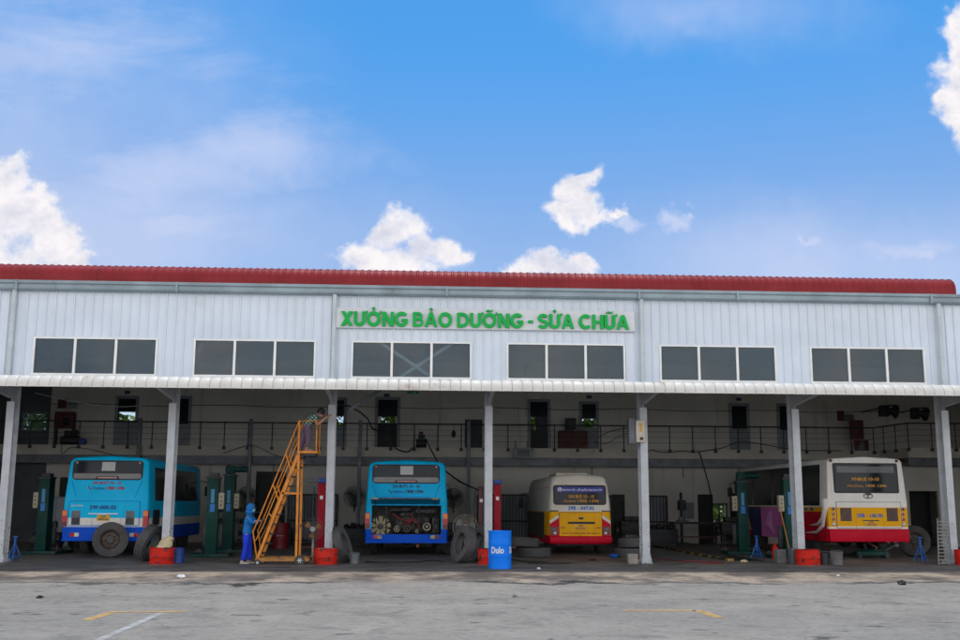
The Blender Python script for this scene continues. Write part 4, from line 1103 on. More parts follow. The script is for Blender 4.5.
red_lift('blackish red lift post without motor, left of the middle column', -.02, 3.2, M['liftdarkred'], 2.08, False, .16)

# fans
def cage(m_, r, dep, c=(0, 0, 0), n=20, th=.006):
    cx, cy, cz = c
    for k in range(1, 5):
        q = r * k / 4; off = dep * .5 * math.sqrt(max(0, 1 - (k / 4) ** 2))
        for s_ in (-1, 1):
            if k == 4 and s_ > 0: continue
            m_.tube([(cx + q * math.cos(2 * PI * i / 24), cy + s_ * off, cz + q * math.sin(2 * PI * i / 24)) for i in range(24)], th * (2.0 if k == 4 else .8), 5, closed=True)
    for i in range(n):
        a = 2 * PI * i / n
        for s_ in (-1, 1):
            m_.tube([(cx + r * f * math.cos(a), cy + s_ * dep * .5 * math.sqrt(max(0, 1 - f * f)), cz + r * f * math.sin(a)) for f in (.08, .4, .75, 1.0)], th * .7, 4)
def blades(m_, r, c=(0, 0, 0), n=3):
    cx, cy, cz = c
    for i in range(n):
        a = 2 * PI * i / n + .4
        pts = []
        for f, w_ in ((.15, .12), (.5, .34), (.85, .40), (.93, .2)): pts.append((f, w_))
        L_ = [(f * r * math.cos(a + w_ / 1), cy - .03, f * r * math.sin(a + w_)) for f, w_ in pts]; Rr = [(f * r * math.cos(a - w_), cy + .03, f * r * math.sin(a - w_)) for f, w_ in pts]
        for j in range(len(pts) - 1):
            m_.poly([(L_[j][0] + cx, L_[j][1], L_[j][2] + cz), (L_[j + 1][0] + cx, L_[j + 1][1], L_[j + 1][2] + cz), (Rr[j + 1][0] + cx, Rr[j + 1][1], Rr[j + 1][2] + cz), (Rr[j][0] + cx, Rr[j][1], Rr[j][2] + cz)])
def wall_fan(label, x, y, z, r=.38):
    t = thing('wall_fan', label, 'fan', (x, y, z), 0, 'dark wall fans')
    m_ = MB(); cage(m_, r, .22, n=32); m_.build('cage', M['steeldark'], t)
    m_ = MB(); blades(m_, r * .92); build_split(m_, 'blade', M['steelgrey'], t, smooth=0)
    m_ = MB(); m_.cyl((0, -.06, 0), (0, .2, 0), .09, n=16); m_.bar((0, .14, 0), (0, .26, -.25), .05); m_.bar((0, .26, -.6), (0, .26, .1), .05); m_.build('motor', M['black'], t)
wall_fan('dark round wall fan above the person in blue', -8.80, 14.35, 1.82, .40)
wall_fan('dark round wall fan left of the raised cyan bus', -4.52, 14.35, 1.84, .40)
wall_fan('dark round wall fan right of the raised cyan bus', -.50, 14.35, 1.82, .38)
def pedestal_fan(label, x, y, z, r, cagemat, blademat):
    t = thing('pedestal_fan', label, 'fan', (x, y, .02))
    m_ = MB(); cage(m_, r, .2, (0, -.05, z), n=26, th=.0032); m_.build('cage', cagemat, t)
    m_ = MB(); blades(m_, r * .9, (0, -.05, z)); build_split(m_, 'blade', blademat, t, smooth=0)
    m_ = MB(); m_.cyl((0, -.13, z), (0, .2, z), .075, n=16); m_.build('motor', M['alu'], t)
    m_ = MB(); m_.cyl((0, .1, .04), (0, .1, z), .025, n=10); m_.cyl((0, .1, .04), (0, .1, z * .55), .034, n=10); m_.lathe([(.26, 0), (.26, .03), (.05, .06)], 24, Matrix.Translation((0, .1, 0))); m_.build('stand', M['beige'], t)
pedestal_fan('pedestal fan with clear wire cage and pale stand by the stairs', -4.74, .25, .88, .29, M['steelgrey'], M['yellowold'])
pedestal_fan('pedestal fan with yellowish cage behind the two leaning tyres', -.55, 1.9, .90, .36, M['beige'], M['steelgrey'])

# jack stands
def jack_stand(label, x, y, rz=0.0, s_=1.0):
    t = thing('jack_stand', label, 'jack stand', (x, y, .02), rz, 'blue jack stands')
    m_ = MB(); m_.cyl((0, 0, .22 * s_), (0, 0, .62 * s_), .035, n=10); m_.cyl((0, 0, .55 * s_), (0, 0, .68 * s_), .022, n=8); m_.box(-.06, .06, -.03, .03, .66 * s_, .70 * s_); m_.build('ram', M['jackblue'], t)
    for k in range(3):
        a = 2 * PI * k / 3 + .5; m_ = MB(); m_.bar((.02 * math.cos(a), .02 * math.sin(a), .45 * s_), (.20 * math.cos(a), .20 * math.sin(a), .0), .045, .03); m_.build('leg', M['jackblue'], t)
    m_ = MB(); m_.tube([(.16 * math.cos(2 * PI * i / 18), .16 * math.sin(2 * PI * i / 18), .10) for i in range(18)], .012, 6, closed=True); m_.build('ring', M['jackblue'], t)
jack_stand('blue jack stand at the foot of the leftmost column', -12.90, 1.1, .2, .92)
jack_stand('blue jack stand before the magenta advert on the large bus', 8.30, 3.0, .6, .95)
jack_stand('blue jack stand right of the large bus beside the ramp ladder', 12.55, 1.3, -.2, .98)

# ramp ladder leaning on the last column
t = thing('ramp_ladder', 'short aluminium ladder with close rungs leaning on the right column', 'ladder', (12.37, -.42, 0))
for s_ in (-1, 1):
    m_ = MB(); m_.bar((s_ * .15, 0, 0), (s_ * .15 + .20, .30, 1.24), .03, .06); m_.build('rail', M['ladderalu'], t, smooth=0)
for k in range(13):
    f = (k + .6) / 13.4; m_ = MB(); m_.bar((-.15 + .20 * f, .30 * f, 1.24 * f), (.15 + .20 * f, .30 * f, 1.24 * f), .03, .035); m_.build('rung', M['ladderalu'], t, smooth=0)
# broom
t = thing('broom', 'orange handled broom leaning by the green lift and large bus', 'broom', (8.95, 1.9, .02))
m_ = MB(); m_.tube([(0, 0, .1), (-.22, .12, 1.5)], .016, 8); m_.build('handle', pm('broom_handle', (.55, .17, .03), .6), t)
m_ = MB(); m_.prism([(-.12, 0), (.12, 0), (.05, .18), (-.04, .18)], lambda x, z: (x, -.03, z), lambda x, z: (x, .03, z)); m_.build('bristles', M['wood'], t)
m_ = MB(); m_.lathe([(.09, 0), (.09, .32), (.03, .40), (.03, .46)], 16); t2 = m_.build('gas_bottle', M['drumred'], None, (8.72, 2.6, .02)); tag(t2, 'small red bottle standing between jack stand and broom', 'bottle')

# switch box on the stained column
t = thing('switch_box', 'beige electrical box with yellow label strapped to the middle right column', 'switch box', (4.16, -.02, 3.58))
m_ = MB(); m_.box(-.11, .13, -.16, .012, -.30, .30, bev=.012); bx = m_.build('case', pm('switch_case', (.60, .54, .45), .5, 0, .12, 4), t)
m_ = MB(); m_.box(-.01, .06, -.168, -.161, -.02, .22); m_.build('label', pm('amber_label', (.62, .33, .05), .5), bx, smooth=0)
m_ = MB(); m_.cyl((.035, -.16, -.20), (.035, -.185, -.20), .045, n=16); m_.build('knob', M['maroon'], bx)
m_ = MB(); m_.box(-.30, -.115, -.10, .20, -.34, .36, bev=.01); m_.build('side_case', M['steelgrey'], t)

# ------------------------------------------------------------------ orange rolling stairs
t = thing('rolling_stairs', 'orange steel rolling stairs with handrails reaching a small high platform', 'stairs', (-5.5, -.45, 0))
YN, YF = -.90, -.06
def part(name, mat, fn, smooth=35):
    m_ = MB(); fn(m_); return bw(m_, name, mat, t, smooth)
for y in (YN, YF):
    part('stringer', M['yellowsteel'], lambda m_: m_.bar((-6.05, y, .12), (-5.05, y, 2.93), .045, .075))
    part('leg', M['yellowsteel'], lambda m_: (m_.bar((-5.04, y, .12), (-5.06, y, 2.90), .058, .058)))
    part('base_rail', M['yellowold'], lambda m_: m_.bar((-6.05, y, .15), (-4.72, y, .15), .06, .09))
    part('handrail', M['yellowsteel'], lambda m_: (m_.tube([(-6.05, y, .20), (-6.17, y, .86), (-6.02, y, 1.22), (-5.08, y, 3.72), (-4.64, y, 3.74), (-4.61, y, 3.71), (-4.61, y, 2.94)], .018, 8)))
    part('mid_rail', M['yellowsteel'], lambda m_: (m_.tube([(-6.10, y, .62), (-5.92, y, .98), (-5.06, y, 3.28)], .014, 8), m_.tube([(-5.78, y, 1.32), (-5.66, y, 1.20)], .018, 8)))
    for pa_, pb_, q in (((-5.70, y, 2.06), (-5.52, y, 1.6), .018), ((-5.40, y, 2.86), (-5.24, y, 2.4), .018), ((-5.07, y, 2.94), (-5.07, y, 3.74), .026)):
        part('baluster', M['yellowsteel'], lambda m_: m_.tube([pa_, pb_], q, 8))
    part('strut', M['yellowsteel'], lambda m_: (m_.bar((-5.46, y, 1.84), (-5.05, y, 1.84), .045, .05)))
part('platform', M['yellowsteel'], lambda m_: (m_.box(-5.10, -4.58, YN - .02, YF + .02, 2.88, 2.94, bev=.006)))
part('platform_beam', M['steeldark'], lambda m_: (m_.box(-5.0, -4.64, YN + .05, YF - .05, 2.82, 2.878)))
part('cross_bar', M['yellowold'], lambda m_: (m_.bar((-6.05, YN, .15), (-6.05, YF, .15), .06), m_.bar((-4.74, YN, .15), (-4.74, YF, .15), .06), m_.bar((-5.04, YN, 1.0), (-5.04, YF, 1.0), .05)))
for k in range(11):
    f = (k + .7) / 11.3
    part('step', M['steeldark'], lambda m_: m_.box(-6.05 + f - .02, -6.05 + f + .16, YN + .026, YF - .026, .12 + 2.81 * f - .012, .12 + 2.81 * f + .012))
for x, r_ in ((-6.02, .075), (-4.94, .13)):
    for y in (YN - .06, YF + .06):
        w = part('wheel', M['rubber'], lambda m_: m_.lathe([(r_ * .55, -.02), (r_, -.02), (r_, .02), (r_ * .55, .02), (r_ * .55, -.02)], 22, Matrix.Translation((x, y, r_)) @ Matrix.Rotation(PI / 2, 4, 'X'), cap=False))
        m_ = MB(); m_.cyl((x, y - .025, r_), (x, y + .03, r_), r_ * .22, n=10)
        for k in range(3):
            a = PI * k / 3; m_.bar((x - r_ * .56 * math.cos(a), y, r_ - r_ * .56 * math.sin(a)), (x + r_ * .56 * math.cos(a), y, r_ + r_ * .56 * math.sin(a)), .02)
        bmesh.ops.translate(m_.bm, verts=m_.bm.verts[:], vec=-Vector(t.location)); m_.build('rim', M['alu'], w)

# ------------------------------------------------------------------ people
def skinned(chains, sub=2):
    """chains: list of lists of (x, y, z, r); points with equal coordinates are shared"""
    idx = {}; vs = []; rs = []; es = []
    for ch in chains:
        prev = None
        for x, y, z, r in ch:
            key = (round(x, 4), round(y, 4), round(z, 4))
            if key not in idx: idx[key] = len(vs); vs.append(key); rs.append(r)
            i = idx[key]
            if prev is not None and prev != i: es.append((prev, i))
            prev = i
    me = bpy.data.meshes.new('skin_base'); me.from_pydata(vs, es, []); o = bpy.data.objects.new('skin_base', me); COL.objects.link(o)
    o.modifiers.new('skin', 'SKIN').use_smooth_shade = True
    sv = me.skin_vertices[0].data
    for i, r in enumerate(rs):
        rr = r if isinstance(r, tuple) else (r, r)
        sv[i].radius = rr; sv[i].use_root = (i == 0)
    s_ = o.modifiers.new('sub', 'SUBSURF'); s_.levels = sub; s_.render_levels = sub
    dg = bpy.context.evaluated_depsgraph_get(); dg.update()
    out = bpy.data.meshes.new_from_object(o.evaluated_get(dg))
    bpy.data.objects.remove(o); bpy.data.meshes.remove(me)
    return out
def merge(meshes):
    bm = bmesh.new()
    for me in meshes: bm.from_mesh(me)
    out = bpy.data.meshes.new('merged'); bm.to_mesh(out); bm.free(); return out
def hand_mesh(wrist, direction, up, curl=.6, side=1):
    """palm, four unequal fingers and a thumb growing from the wrist along direction"""
    w = Vector(wrist); d = Vector(direction).normalized(); u = Vector(up); u = (u - d * u.dot(d)).normalized(); l = d.cross(u) * side
    palm = [[(*w, .022), (*(w + d * .045), (.036, .018)), (*(w + d * .085), (.036, .016))]]
    parts_ = [skinned(palm, 2)]
    for k, ln in enumerate((.068, .078, .072, .055)):
        p = w + d * .075 + l * (.030 - .020 * k); pts = [p]
        a = 0.0
        for sgm in (.45, .32, .23):
            a += curl; pts.append(pts[-1] + (d * math.cos(a) - u * math.sin(a)) * ln * sgm)
        parts_.append(skinned([[(*q, r_) for q, r_ in zip(pts, (.010, .009, .0085, .007))]], 1))
    p = w + d * .03 + l * .032
    pts = [p, p + (d * .5 + l * .7) * .035, p + (d * .9 + l * .6 - u * .3) * .062]
    parts_.append(skinned([[(*q, r_) for q, r_ in zip(pts, (.013, .011, .008))]], 1))
    return parts_
def head_mesh(c, yaw=0.0, pitch=0.0, s_=1.0):
    m_ = MB(); m_.ball((0, 0, 0), .098, .077, .118, n=20); m_.ball((.02, 0, -.055), .068, .058, .062, n=16)
    m_.ball((.098, 0, -.018), .022, .015, .026, n=8); m_.ball((.088, 0, -.062), .012, .026, .009, n=8)
    for y in (-1, 1):
        m_.ball((.082, y * .032, .012), .013, .015, .010, n=8, mi=1); m_.ball((-.005, y * .078, -.008), .018, .010, .032, n=8); m_.ball((.085, y * .032, .03), .012, .02, .005, n=6, mi=1)
    mt = Matrix.Translation(c) @ Euler((0, pitch, yaw)).to_matrix().to_4x4() @ Matrix.Scale(s_, 4)
    bmesh.ops.transform(m_.bm, matrix=mt, verts=m_.bm.verts[:]); me = bpy.data.meshes.new('head'); m_.bm.to_mesh(me); m_.bm.free(); return me, mt
def cloth(name, chains, mat, parent, sub=2):
    return link(name, skinned(chains, sub), mat, parent, smooth=180)
def shoe(parent, ankle, yaw, mat):
    m_ = MB(); m_.ball((.055, 0, .0), .135, .05, .045, n=14); m_.ball((-.01, 0, .035), .055, .045, .06, n=12)
    for v in m_.bm.verts: v.co.z = max(v.co.z, -.03)
    mt = Matrix.Translation(ankle) @ Matrix.Rotation(yaw, 4, 'Z'); bmesh.ops.transform(m_.bm, matrix=mt, verts=m_.bm.verts[:]); m_.build('shoe', mat, parent)

# the worker in blue holding the stairs
p1 = thing('person', 'person in blue hooded jacket, blue trousers and face mask holding the stairs', 'person', (-6.39, -.45, 0))
pel = (0, 0, .83); chest = (.03, 0, 1.17); nk = (.045, 0, 1.315)
shL = (.035, .155, 1.235); shR = (.035, -.155, 1.235); elL = (.18, .28, 1.08); elR = (.17, -.30, 1.08); haL = (.31, .37, 1.14); haR = (.31, -.42, 1.13)
hipL = (0, .085, .79); hipR = (0, -.085, .79); knL = (.055, .10, .44); knR = (-.005, -.10, .44); anL = (.07, .10, .075); anR = (-.075, -.10, .075)
P = lambda p, r: (*p, r)
body = skinned([[P(pel, (.10, .075)), (.015, 0, 1.0, (.10, .075)), P(chest, (.115, .08)), P(nk, .052), (.06, 0, 1.38, .05)],
                [P(chest, (.115, .08)), P(shL, .05), P(elL, .036), P(haL, .026)], [P(chest, (.115, .08)), P(shR, .05), P(elR, .036), P(haR, .026)],
                [P(pel, (.10, .075)), P(hipL, .07), P(knL, .05), P(anL, .036)], [P(pel, (.10, .075)), P(hipR, .07), P(knR, .05), P(anR, .036)]])
hd, hm = head_mesh((.085, 0, 1.445), 0, .12, .95)
mesh = merge([body, hd] + hand_mesh(haL, (.8, 0, .25), (0, 0, 1), .75, 1) + hand_mesh(haR, (.8, 0, .25), (0, 0, 1), .75, -1))
link('body', mesh, [M['skin'], M['black']], p1, smooth=180)
cloth('jacket', [[(0, 0, .74, (.17, .135)), (.004, 0, .86, (.165, .13)), (.012, 0, .98, (.15, .12)), P(chest, (.155, .112)), (.05, 0, 1.30, (.10, .085))],
                 [P(chest, (.155, .112)), P(shL, .085), P(elL, .064), (.27, .34, 1.12, .05)], [P(chest, (.155, .112)), P(shR, .085), P(elR, .064), (.265, -.375, 1.11, .05)]], M['jacket'], p1)
cloth('trousers', [[(0, 0, .92, (.14, .11)), P(pel, (.15, .12)), P(hipL, .105), P(knL, .075), (.068, .10, .09, .068)], [P(pel, (.15, .12)), P(hipR, .105), P(knR, .075), (-.072, -.10, .09, .068)]], M['trousers'], p1)
m_ = MB(); m_.ball((-.025, 0, .012), .118, .100, .135, n=22); m_.ball((-.03, 0, -.10), .12, .105, .07, n=18)
bmesh.ops.transform(m_.bm, matrix=hm, verts=m_.bm.verts[:]); m_.build('hood', M['jacket'], p1, smooth=180)
m_ = MB(); m_.ball((.045, 0, -.048), .068, .066, .058, n=18); bmesh.ops.transform(m_.bm, matrix=hm, verts=m_.bm.verts[:]); m_.build('face_mask', M['mask'], p1, smooth=180)
shoe(p1, (.07, .10, .03), .1, M['shoe']); shoe(p1, (-.075, -.10, .03), -.1, M['shoe'])

# the worker bending on the platform
p2 = thing('person', 'person in plaid shirt and purple trousers bending on the stairs platform towards the column', 'person', (-4.90, -.45, 2.94))
pel = (-.02, 0, .70); chest = (.17, 0, .93); nk = (.25, 0, 1.00)
shL = (.20, .15, .93); shR = (.20, -.15, .93); elL = (.33, .19, .80); elR = (.27, -.20, .70); haL = (.50, .17, .94); haR = (.53, -.08, .95)
hipL = (-.03, .085, .66); hipR = (-.01, -.085, .66); knL = (-.17, .11, .20); knR = (.04, -.10, .36); anL = (-.27, .12, -.24); anR = (.0, -.10, .08)
body = skinned([[P(pel, (.10, .08)), (.07, 0, .83, (.10, .075)), P(chest, (.115, .08)), P(nk, .052), (.29, 0, 1.02, .05)],
                [P(chest, (.115, .08)), P(shL, .05), P(elL, .042), P(haL, .028)], [P(chest, (.115, .08)), P(shR, .05), P(elR, .044), P(haR, .029)],
                [P(pel, (.10, .08)), P(hipL, .07), P(knL, .052), P(anL, .038)], [P(pel, (.10, .08)), P(hipR, .07), P(knR, .052), P(anR, .038)]])
hd, hm = head_mesh((.335, 0, 1.035), -.25, .65, .98)
mesh = merge([body, hd] + hand_mesh(haL, (.6, -.3, .6), (-.3, 0, 1), .6, 1) + hand_mesh(haR, (.7, .1, .6), (-.3, 0, 1), .6, -1))
link('body', mesh, [M['skin'], M['black']], p2, smooth=180)
cloth('shirt', [[(-.06, 0, .64, (.165, .135)), (-.03, 0, .69, (.165, .135)), (.07, 0, .83, (.155, .12)), P(chest, (.155, .11)), (.24, 0, .99, (.085, .075))],
                [P(chest, (.155, .11)), P(shL, .085), (.27, .172, .86, .066)], [P(chest, (.155, .11)), P(shR, .085), (.24, -.178, .81, .066)]], M['plaid'], p2)
cloth('trousers', [[(.03, 0, .76, (.14, .115)), P(pel, (.155, .125)), P(hipL, .11), P(knL, .082), (-.262, .12, -.21, .068)], [P(pel, (.155, .125)), P(hipR, .11), P(knR, .082), (.002, -.10, .10, .070)]], M['purple'], p2)
m_ = MB(); m_.ball((-.018, 0, .03), .112, .092, .115, n=20)
for k in range(90):
    a = random.random() * 6.28; b_ = random.uniform(.1, 1.4); m_.ball((-.02 + .10 * math.cos(a) * math.cos(b_), .085 * math.sin(a) * math.cos(b_), .03 + .108 * math.sin(b_)), .018, .016, .014, n=6)
bmesh.ops.transform(m_.bm, matrix=hm, verts=m_.bm.verts[:]); m_.build('hair', M['hair'], p2, smooth=180)
shoe(p2, (-.262, .12, -.275), .05, pm('sandal', (.36, .18, .14), .7)); shoe(p2, (.0, -.10, .032), 0, pm('sandal_brown', (.30, .16, .12), .7))

# ------------------------------------------------------------------ things on and under the walkway
def simple(name, label, cat, loc, parts_, group=None):
    t_ = thing(name, label, cat, loc, 0, group)
    for nm, mt, fn in parts_:
        m_ = MB(); r_ = fn(m_)
        if isinstance(r_, list): build_split(m_, nm, M[mt], t_)
        else: m_.build(nm, M[mt], t_)
    return t_
def exit_sign(label, x, y, z):
    simple('exit_sign', label, 'sign', (x, y, z), [('case', 'white', lambda m_: m_.box(-.25, .25, -.05, .0, -.09, .09, bev=.006)), ('green_panel', 'exitgreen', lambda m_: m_.box(-.235, .235, -.056, -.051, -.035, .078)),
        ('arrow', 'white', lambda m_: (m_.box(-.15, .05, -.06, -.057, .012, .03), m_.prism([(.05, -.02), (.15, .02), (.05, .06)], lambda x_, z_: (x_, -.06, z_), lambda x_, z_: (x_, -.057, z_)))) ])
exit_sign('green and white exit sign above the open upper door', -2.21, 14.64, 6.08); exit_sign('green exit sign above the large bus on the right', 16.0, 14.64, 6.22)
def door_plate(label, x, z):
    m_ = MB(); m_.box(-.11, .11, -.012, .0, -.065, .065, bev=.003); tag(m_.build('door_plate', M['navyplate'], None, (x, 14.68, z)), label, 'plate', 'navy plates over the upper doors')
door_plate('small navy plate over the upper door left of the first lift bus', -13.83, 6.0); door_plate('small navy plate over the open door near the exit sign', -3.30, 5.99)
door_plate('small navy plate over the glazed door behind the brown cabinet', 5.12, 6.0); door_plate('small navy plate over the dark glazed door on the right', 11.46, 5.97)
simple('notice_board', 'dark red board with grey panel on the upper wall at left', 'board', (-16.2, 14.66, 5.5), [('board', 'maroon', lambda m_: m_.box(-.36, -.02, -.03, 0, -.18, .2)), ('side_board', 'door', lambda m_: m_.box(0, .42, -.025, 0, -.18, .1))])
simple('cabinet', 'dark maroon cabinet on the walkway at upper left', 'cabinet', (-16.15, 14.3, 4.5), [('body', 'maroon', lambda m_: m_.box(-.4, .36, 0, .35, 0, .66, bev=.01)), ('stand', 'steeldark', lambda m_: [m_.box(x_ - .03, x_ + .03, .05, .3, -.7, 0) for x_ in (-.36, .32)]), ('window', 'sideglass', lambda m_: m_.box(-.05, .2, -.012, -.001, .12, .4))])
simple('pump', 'black compressor pump standing on the walkway at upper left', 'pump', (-15.7, 13.95, 3.8), [('tank', 'steeldark', lambda m_: m_.cyl((-.4, 0, .2), (.3, 0, .2), .17, n=18)), ('motor', 'black', lambda m_: (m_.box(-.28, .0, -.12, .12, .36, .58, bev=.03), m_.cyl((.1, -.1, .5), (.1, .1, .5), .14, n=16))), ('wheel', 'motorblue', lambda m_: m_.cyl((.42, -.1, .16), (.42, .1, .16), .14, n=16))])
simple('desk', 'brown wooden desk standing on the walkway by the glazed door', 'desk', (4.37, 14.1, 3.8), [('carcass', 'wood', lambda m_: m_.box(-.58, .58, 0, .45, 0, .76, bev=.008)), ('drawer', 'maroon', lambda m_: [m_.box(x_, x_ + .54, -.014, -.001, z_, z_ + .2, bev=.004) for x_ in (-.56, .02) for z_ in (.06, .3, .53)])])
simple('monitor', 'black boxy monitor standing on the brown desk', 'monitor', (4.30, 14.25, 4.562), [('case', 'black', lambda m_: m_.box(-.2, .2, 0, .3, .06, .52, bev=.02)), ('foot', 'steeldark', lambda m_: m_.box(-.12, .12, .05, .25, 0, .06)), ('screen', 'sideglass', lambda m_: m_.box(-.17, .17, -.008, -.001, .1, .48))])
simple('air_conditioner', 'grey air conditioning unit hung on the walkway edge', 'air conditioner', (2.21, 13.42, 3.37), [('case', 'door', lambda m_: m_.box(-.36, .36, -.28, .05, 0, .42, bev=.01)), ('grille', 'sideglass', lambda m_: m_.box(-.26, .26, -.292, -.281, .06, .34)), ('bracket', 'steelgrey', lambda m_: [m_.box(x_, x_ + .04, -.2, .02, .42, .72) for x_ in (-.3, .18)])])
simple('winch', 'black hoist winch hung on the walkway rail over the raised bus', 'winch', (-1.85, 13.25, 3.95), [('drum', 'black', lambda m_: m_.cyl((-.2, 0, 0), (.22, 0, 0), .17, n=18)), ('motor', 'steeldark', lambda m_: m_.box(-.12, .16, -.12, .12, .05, .34, bev=.03)), ('hook_plate', 'maroon', lambda m_: m_.box(-.08, .08, -.05, .05, .34, .46, bev=.01)), ('bracket', 'steeldark', lambda m_: m_.box(-.3, -.24, -.05, .2, -.2, .5))])
simple('lamp', 'small black hanging work lamp beside the brown upper door', 'lamp', (-.55, 13.6, 4.35), [('shade', 'black', lambda m_: m_.ball((0, 0, 0), .09, .09, .15)), ('cord', 'cable', lambda m_: m_.tube([(0, 0, .1), (.02, 0, .4)], .01))])
simple('poster', 'maroon poster above grey strip on the upper right wall', 'poster', (16.0, 14.66, 5.3), [('sheet', 'maroon', lambda m_: m_.box(-.36, -.06, -.02, 0, -.2, .22)), ('strip', 'steelgrey', lambda m_: m_.box(-.04, .36, -.018, 0, -.2, .08))])
simple('banner', 'dark maroon banner with pale figure behind the right railing', 'banner', (16.15, 13.9, 4.68), [('cloth', 'maroon', lambda m_: m_.box(-.32, .28, 0, .02, -.40, .40)), ('figure', 'wood', lambda m_: m_.prism([(-.12, -.15), (.12, -.15), (.04, .15), (-.04, .15)], lambda x_, z_: (x_, -.01, z_), lambda x_, z_: (x_, -.002, z_)))])
simple('banner', 'lower maroon panel standing under the banner on the right', 'banner', (16.3, 13.88, 4.04), [('cloth', 'maroon', lambda m_: m_.box(-.3, .3, 0, .02, -.22, .22)), ('figure', 'steelgrey', lambda m_: m_.prism([(-.2, -.2), (.14, -.2), (.08, .16), (-.04, .1)], lambda x_, z_: (x_, -.01, z_), lambda x_, z_: (x_, -.002, z_)))])
for lab, x, y, z, k in (('black wall unit on a bracket over the jogged right railing', 16.7, 12.05, 5.38, 1), ('black wall unit nearest the right edge column', 17.7, 11.6, 5.25, .8)):
    simple('loudspeaker', lab, 'loudspeaker', (x, y, z), [('horn', 'black', lambda m_: m_.lathe([(.07, 0), (.12, .2), (.28, .42)], 20, Matrix.Translation((-.15, -.1, -.05)) @ Matrix.Rotation(R(100), 4, 'Y'))), ('body', 'black', lambda m_: m_.box(-.38 * k, .0, -.12, .12, -.3, .12, bev=.03)), ('bracket', 'steeldark', lambda m_: (m_.bar((-.3, 0, .12), (.35, 0, .14), .06), m_.bar((0, 0, .1), (0, 2.6, .1), .05)))], 'black wall units at the right')
simple('whiteboard', 'small pale notice board on the lower rear wall', 'notice board', (9.18, 14.66, 1.35), [('frame', 'steelgrey', lambda m_: m_.box(-.22, .22, -.02, 0, -.32, .32)), ('sheet', 'door', lambda m_: m_.box(-.19, .19, -.026, -.021, -.29, .29))])
# machine clutter at the back of the empty bay
simple('workbench', 'dark steel workbench with vice at the rear of the empty bay', 'workbench', (8.9, 12.8, .02), [('top', 'steeldark', lambda m_: m_.box(-.9, .9, -.3, .35, .82, .9)), ('leg', 'steeldark', lambda m_: [m_.box(x_ - .04, x_ + .04, y_ - .04, y_ + .04, 0, .82) for x_ in (-.8, .8) for y_ in (-.25, .3)]), ('shelf', 'wood', lambda m_: m_.box(-.84, .84, -.28, .32, .3, .34)), ('vice', 'steelgrey', lambda m_: (m_.box(-.6, -.35, -.2, .0, .9, 1.1, bev=.02), m_.box(-.55, -.4, -.3, -.2, .95, 1.08, bev=.01), m_.cyl((-.48, -.42, 1.0), (-.48, -.2, 1.0), .02)))])
simple('drill_press', 'tall dark drill press left of the small notice board', 'drill press', (8.45, 12.9, .02), [('column', 'black', lambda m_: m_.cyl((0, 0, 0), (0, 0, 2.05), .055)), ('head', 'steeldark', lambda m_: m_.box(-.12, .12, -.35, .15, 1.35, 1.75, bev=.03)), ('table', 'steelgrey', lambda m_: m_.box(-.2, .2, -.4, .05, .92, .97)), ('base', 'black', lambda m_: m_.box(-.25, .25, -.4, .2, 0, .1))])
simple('tool_trolley', 'dark tool trolley on wheels in the empty bay', 'trolley', (10.3, 12.2, .02), [('body', 'steelgrey', lambda m_: m_.box(-.35, .35, -.22, .22, .15, .85, bev=.015)), ('drawer', 'steeldark', lambda m_: [m_.box(-.32, .32, -.235, -.221, .2 + .13 * k, .31 + .13 * k) for k in range(5)]), ('caster', 'rubber', lambda m_: [m_.cyl((x_, y_, .07), (x_ + .04, y_, .07), .07) for x_ in (-.3, .26) for y_ in (-.18, .18)])])
simple('shelf_rack', 'dark rack of parts behind the green column lifts', 'shelf', (-8.9, 12.5, .02), [('upright', 'steeldark', lambda m_: [m_.box(x_ - .03, x_ + .03, y_ - .03, y_ + .03, 0, 1.6) for x_ in (-1, 1) for y_ in (-.25, .25)]), ('shelf', 'steelgrey', lambda m_: [m_.box(-1, 1, -.27, .27, z_, z_ + .03) for z_ in (.3, .75, 1.2)]), ('parts', 'engine', lambda m_: [m_.box(-.9 + .3 * k, -.68 + .3 * k, -.2, .2, z_ + .03, z_ + .2 + .03 * (k % 3), bev=.02) for k in range(6) for z_ in (.3, .75, 1.2)])])
simple('cabinet', 'grey metal cabinet behind the leftmost column lift', 'cabinet', (-14.4, 9.0, .02), [('body', 'steelgrey', lambda m_: m_.box(-.5, .5, -.25, .25, 0, 1.75, bev=.01)), ('door_leaf', 'door', lambda m_: [m_.box(x_, x_ + .46, -.262, -.251, .08, 1.68) for x_ in (-.48, .02)])])
simple('compressor', 'small dark compressor with pale valve at far left of the bays', 'compressor', (-13.9, 6.8, .02), [('tank', 'engine', lambda m_: m_.cyl((-.5, 0, .35), (.4, 0, .35), .25, n=20)), ('motor', 'steelgrey', lambda m_: m_.box(-.25, .2, -.18, .18, .6, .95, bev=.04)), ('leg', 'steeldark', lambda m_: [m_.box(x_, x_ + .06, y_, y_ + .06, 0, .2) for x_ in (-.4, .3) for y_ in (-.18, .14)]), ('gauge', 'alu', lambda m_: m_.cyl((.25, -.2, .7), (.25, -.24, .7), .06))])
simple('oil_trolley', 'low dark trolley jack under the rear of the large bus', 'trolley jack', (11.9, 3.2, .02), [('frame', 'liftgreen', lambda m_: (m_.box(-.5, .5, -.16, .16, .06, .2, bev=.02), m_.cyl((-.3, 0, .15), (.3, 0, .22), .09))), ('wheel', 'rubber', lambda m_: [m_.cyl((x_, -.2, .07), (x_, .2, .07), .07) for x_ in (-.42, .42)]), ('handle', 'steelgrey', lambda m_: m_.tube([(.45, 0, .2), (.9, -.2, .55)], .02))])
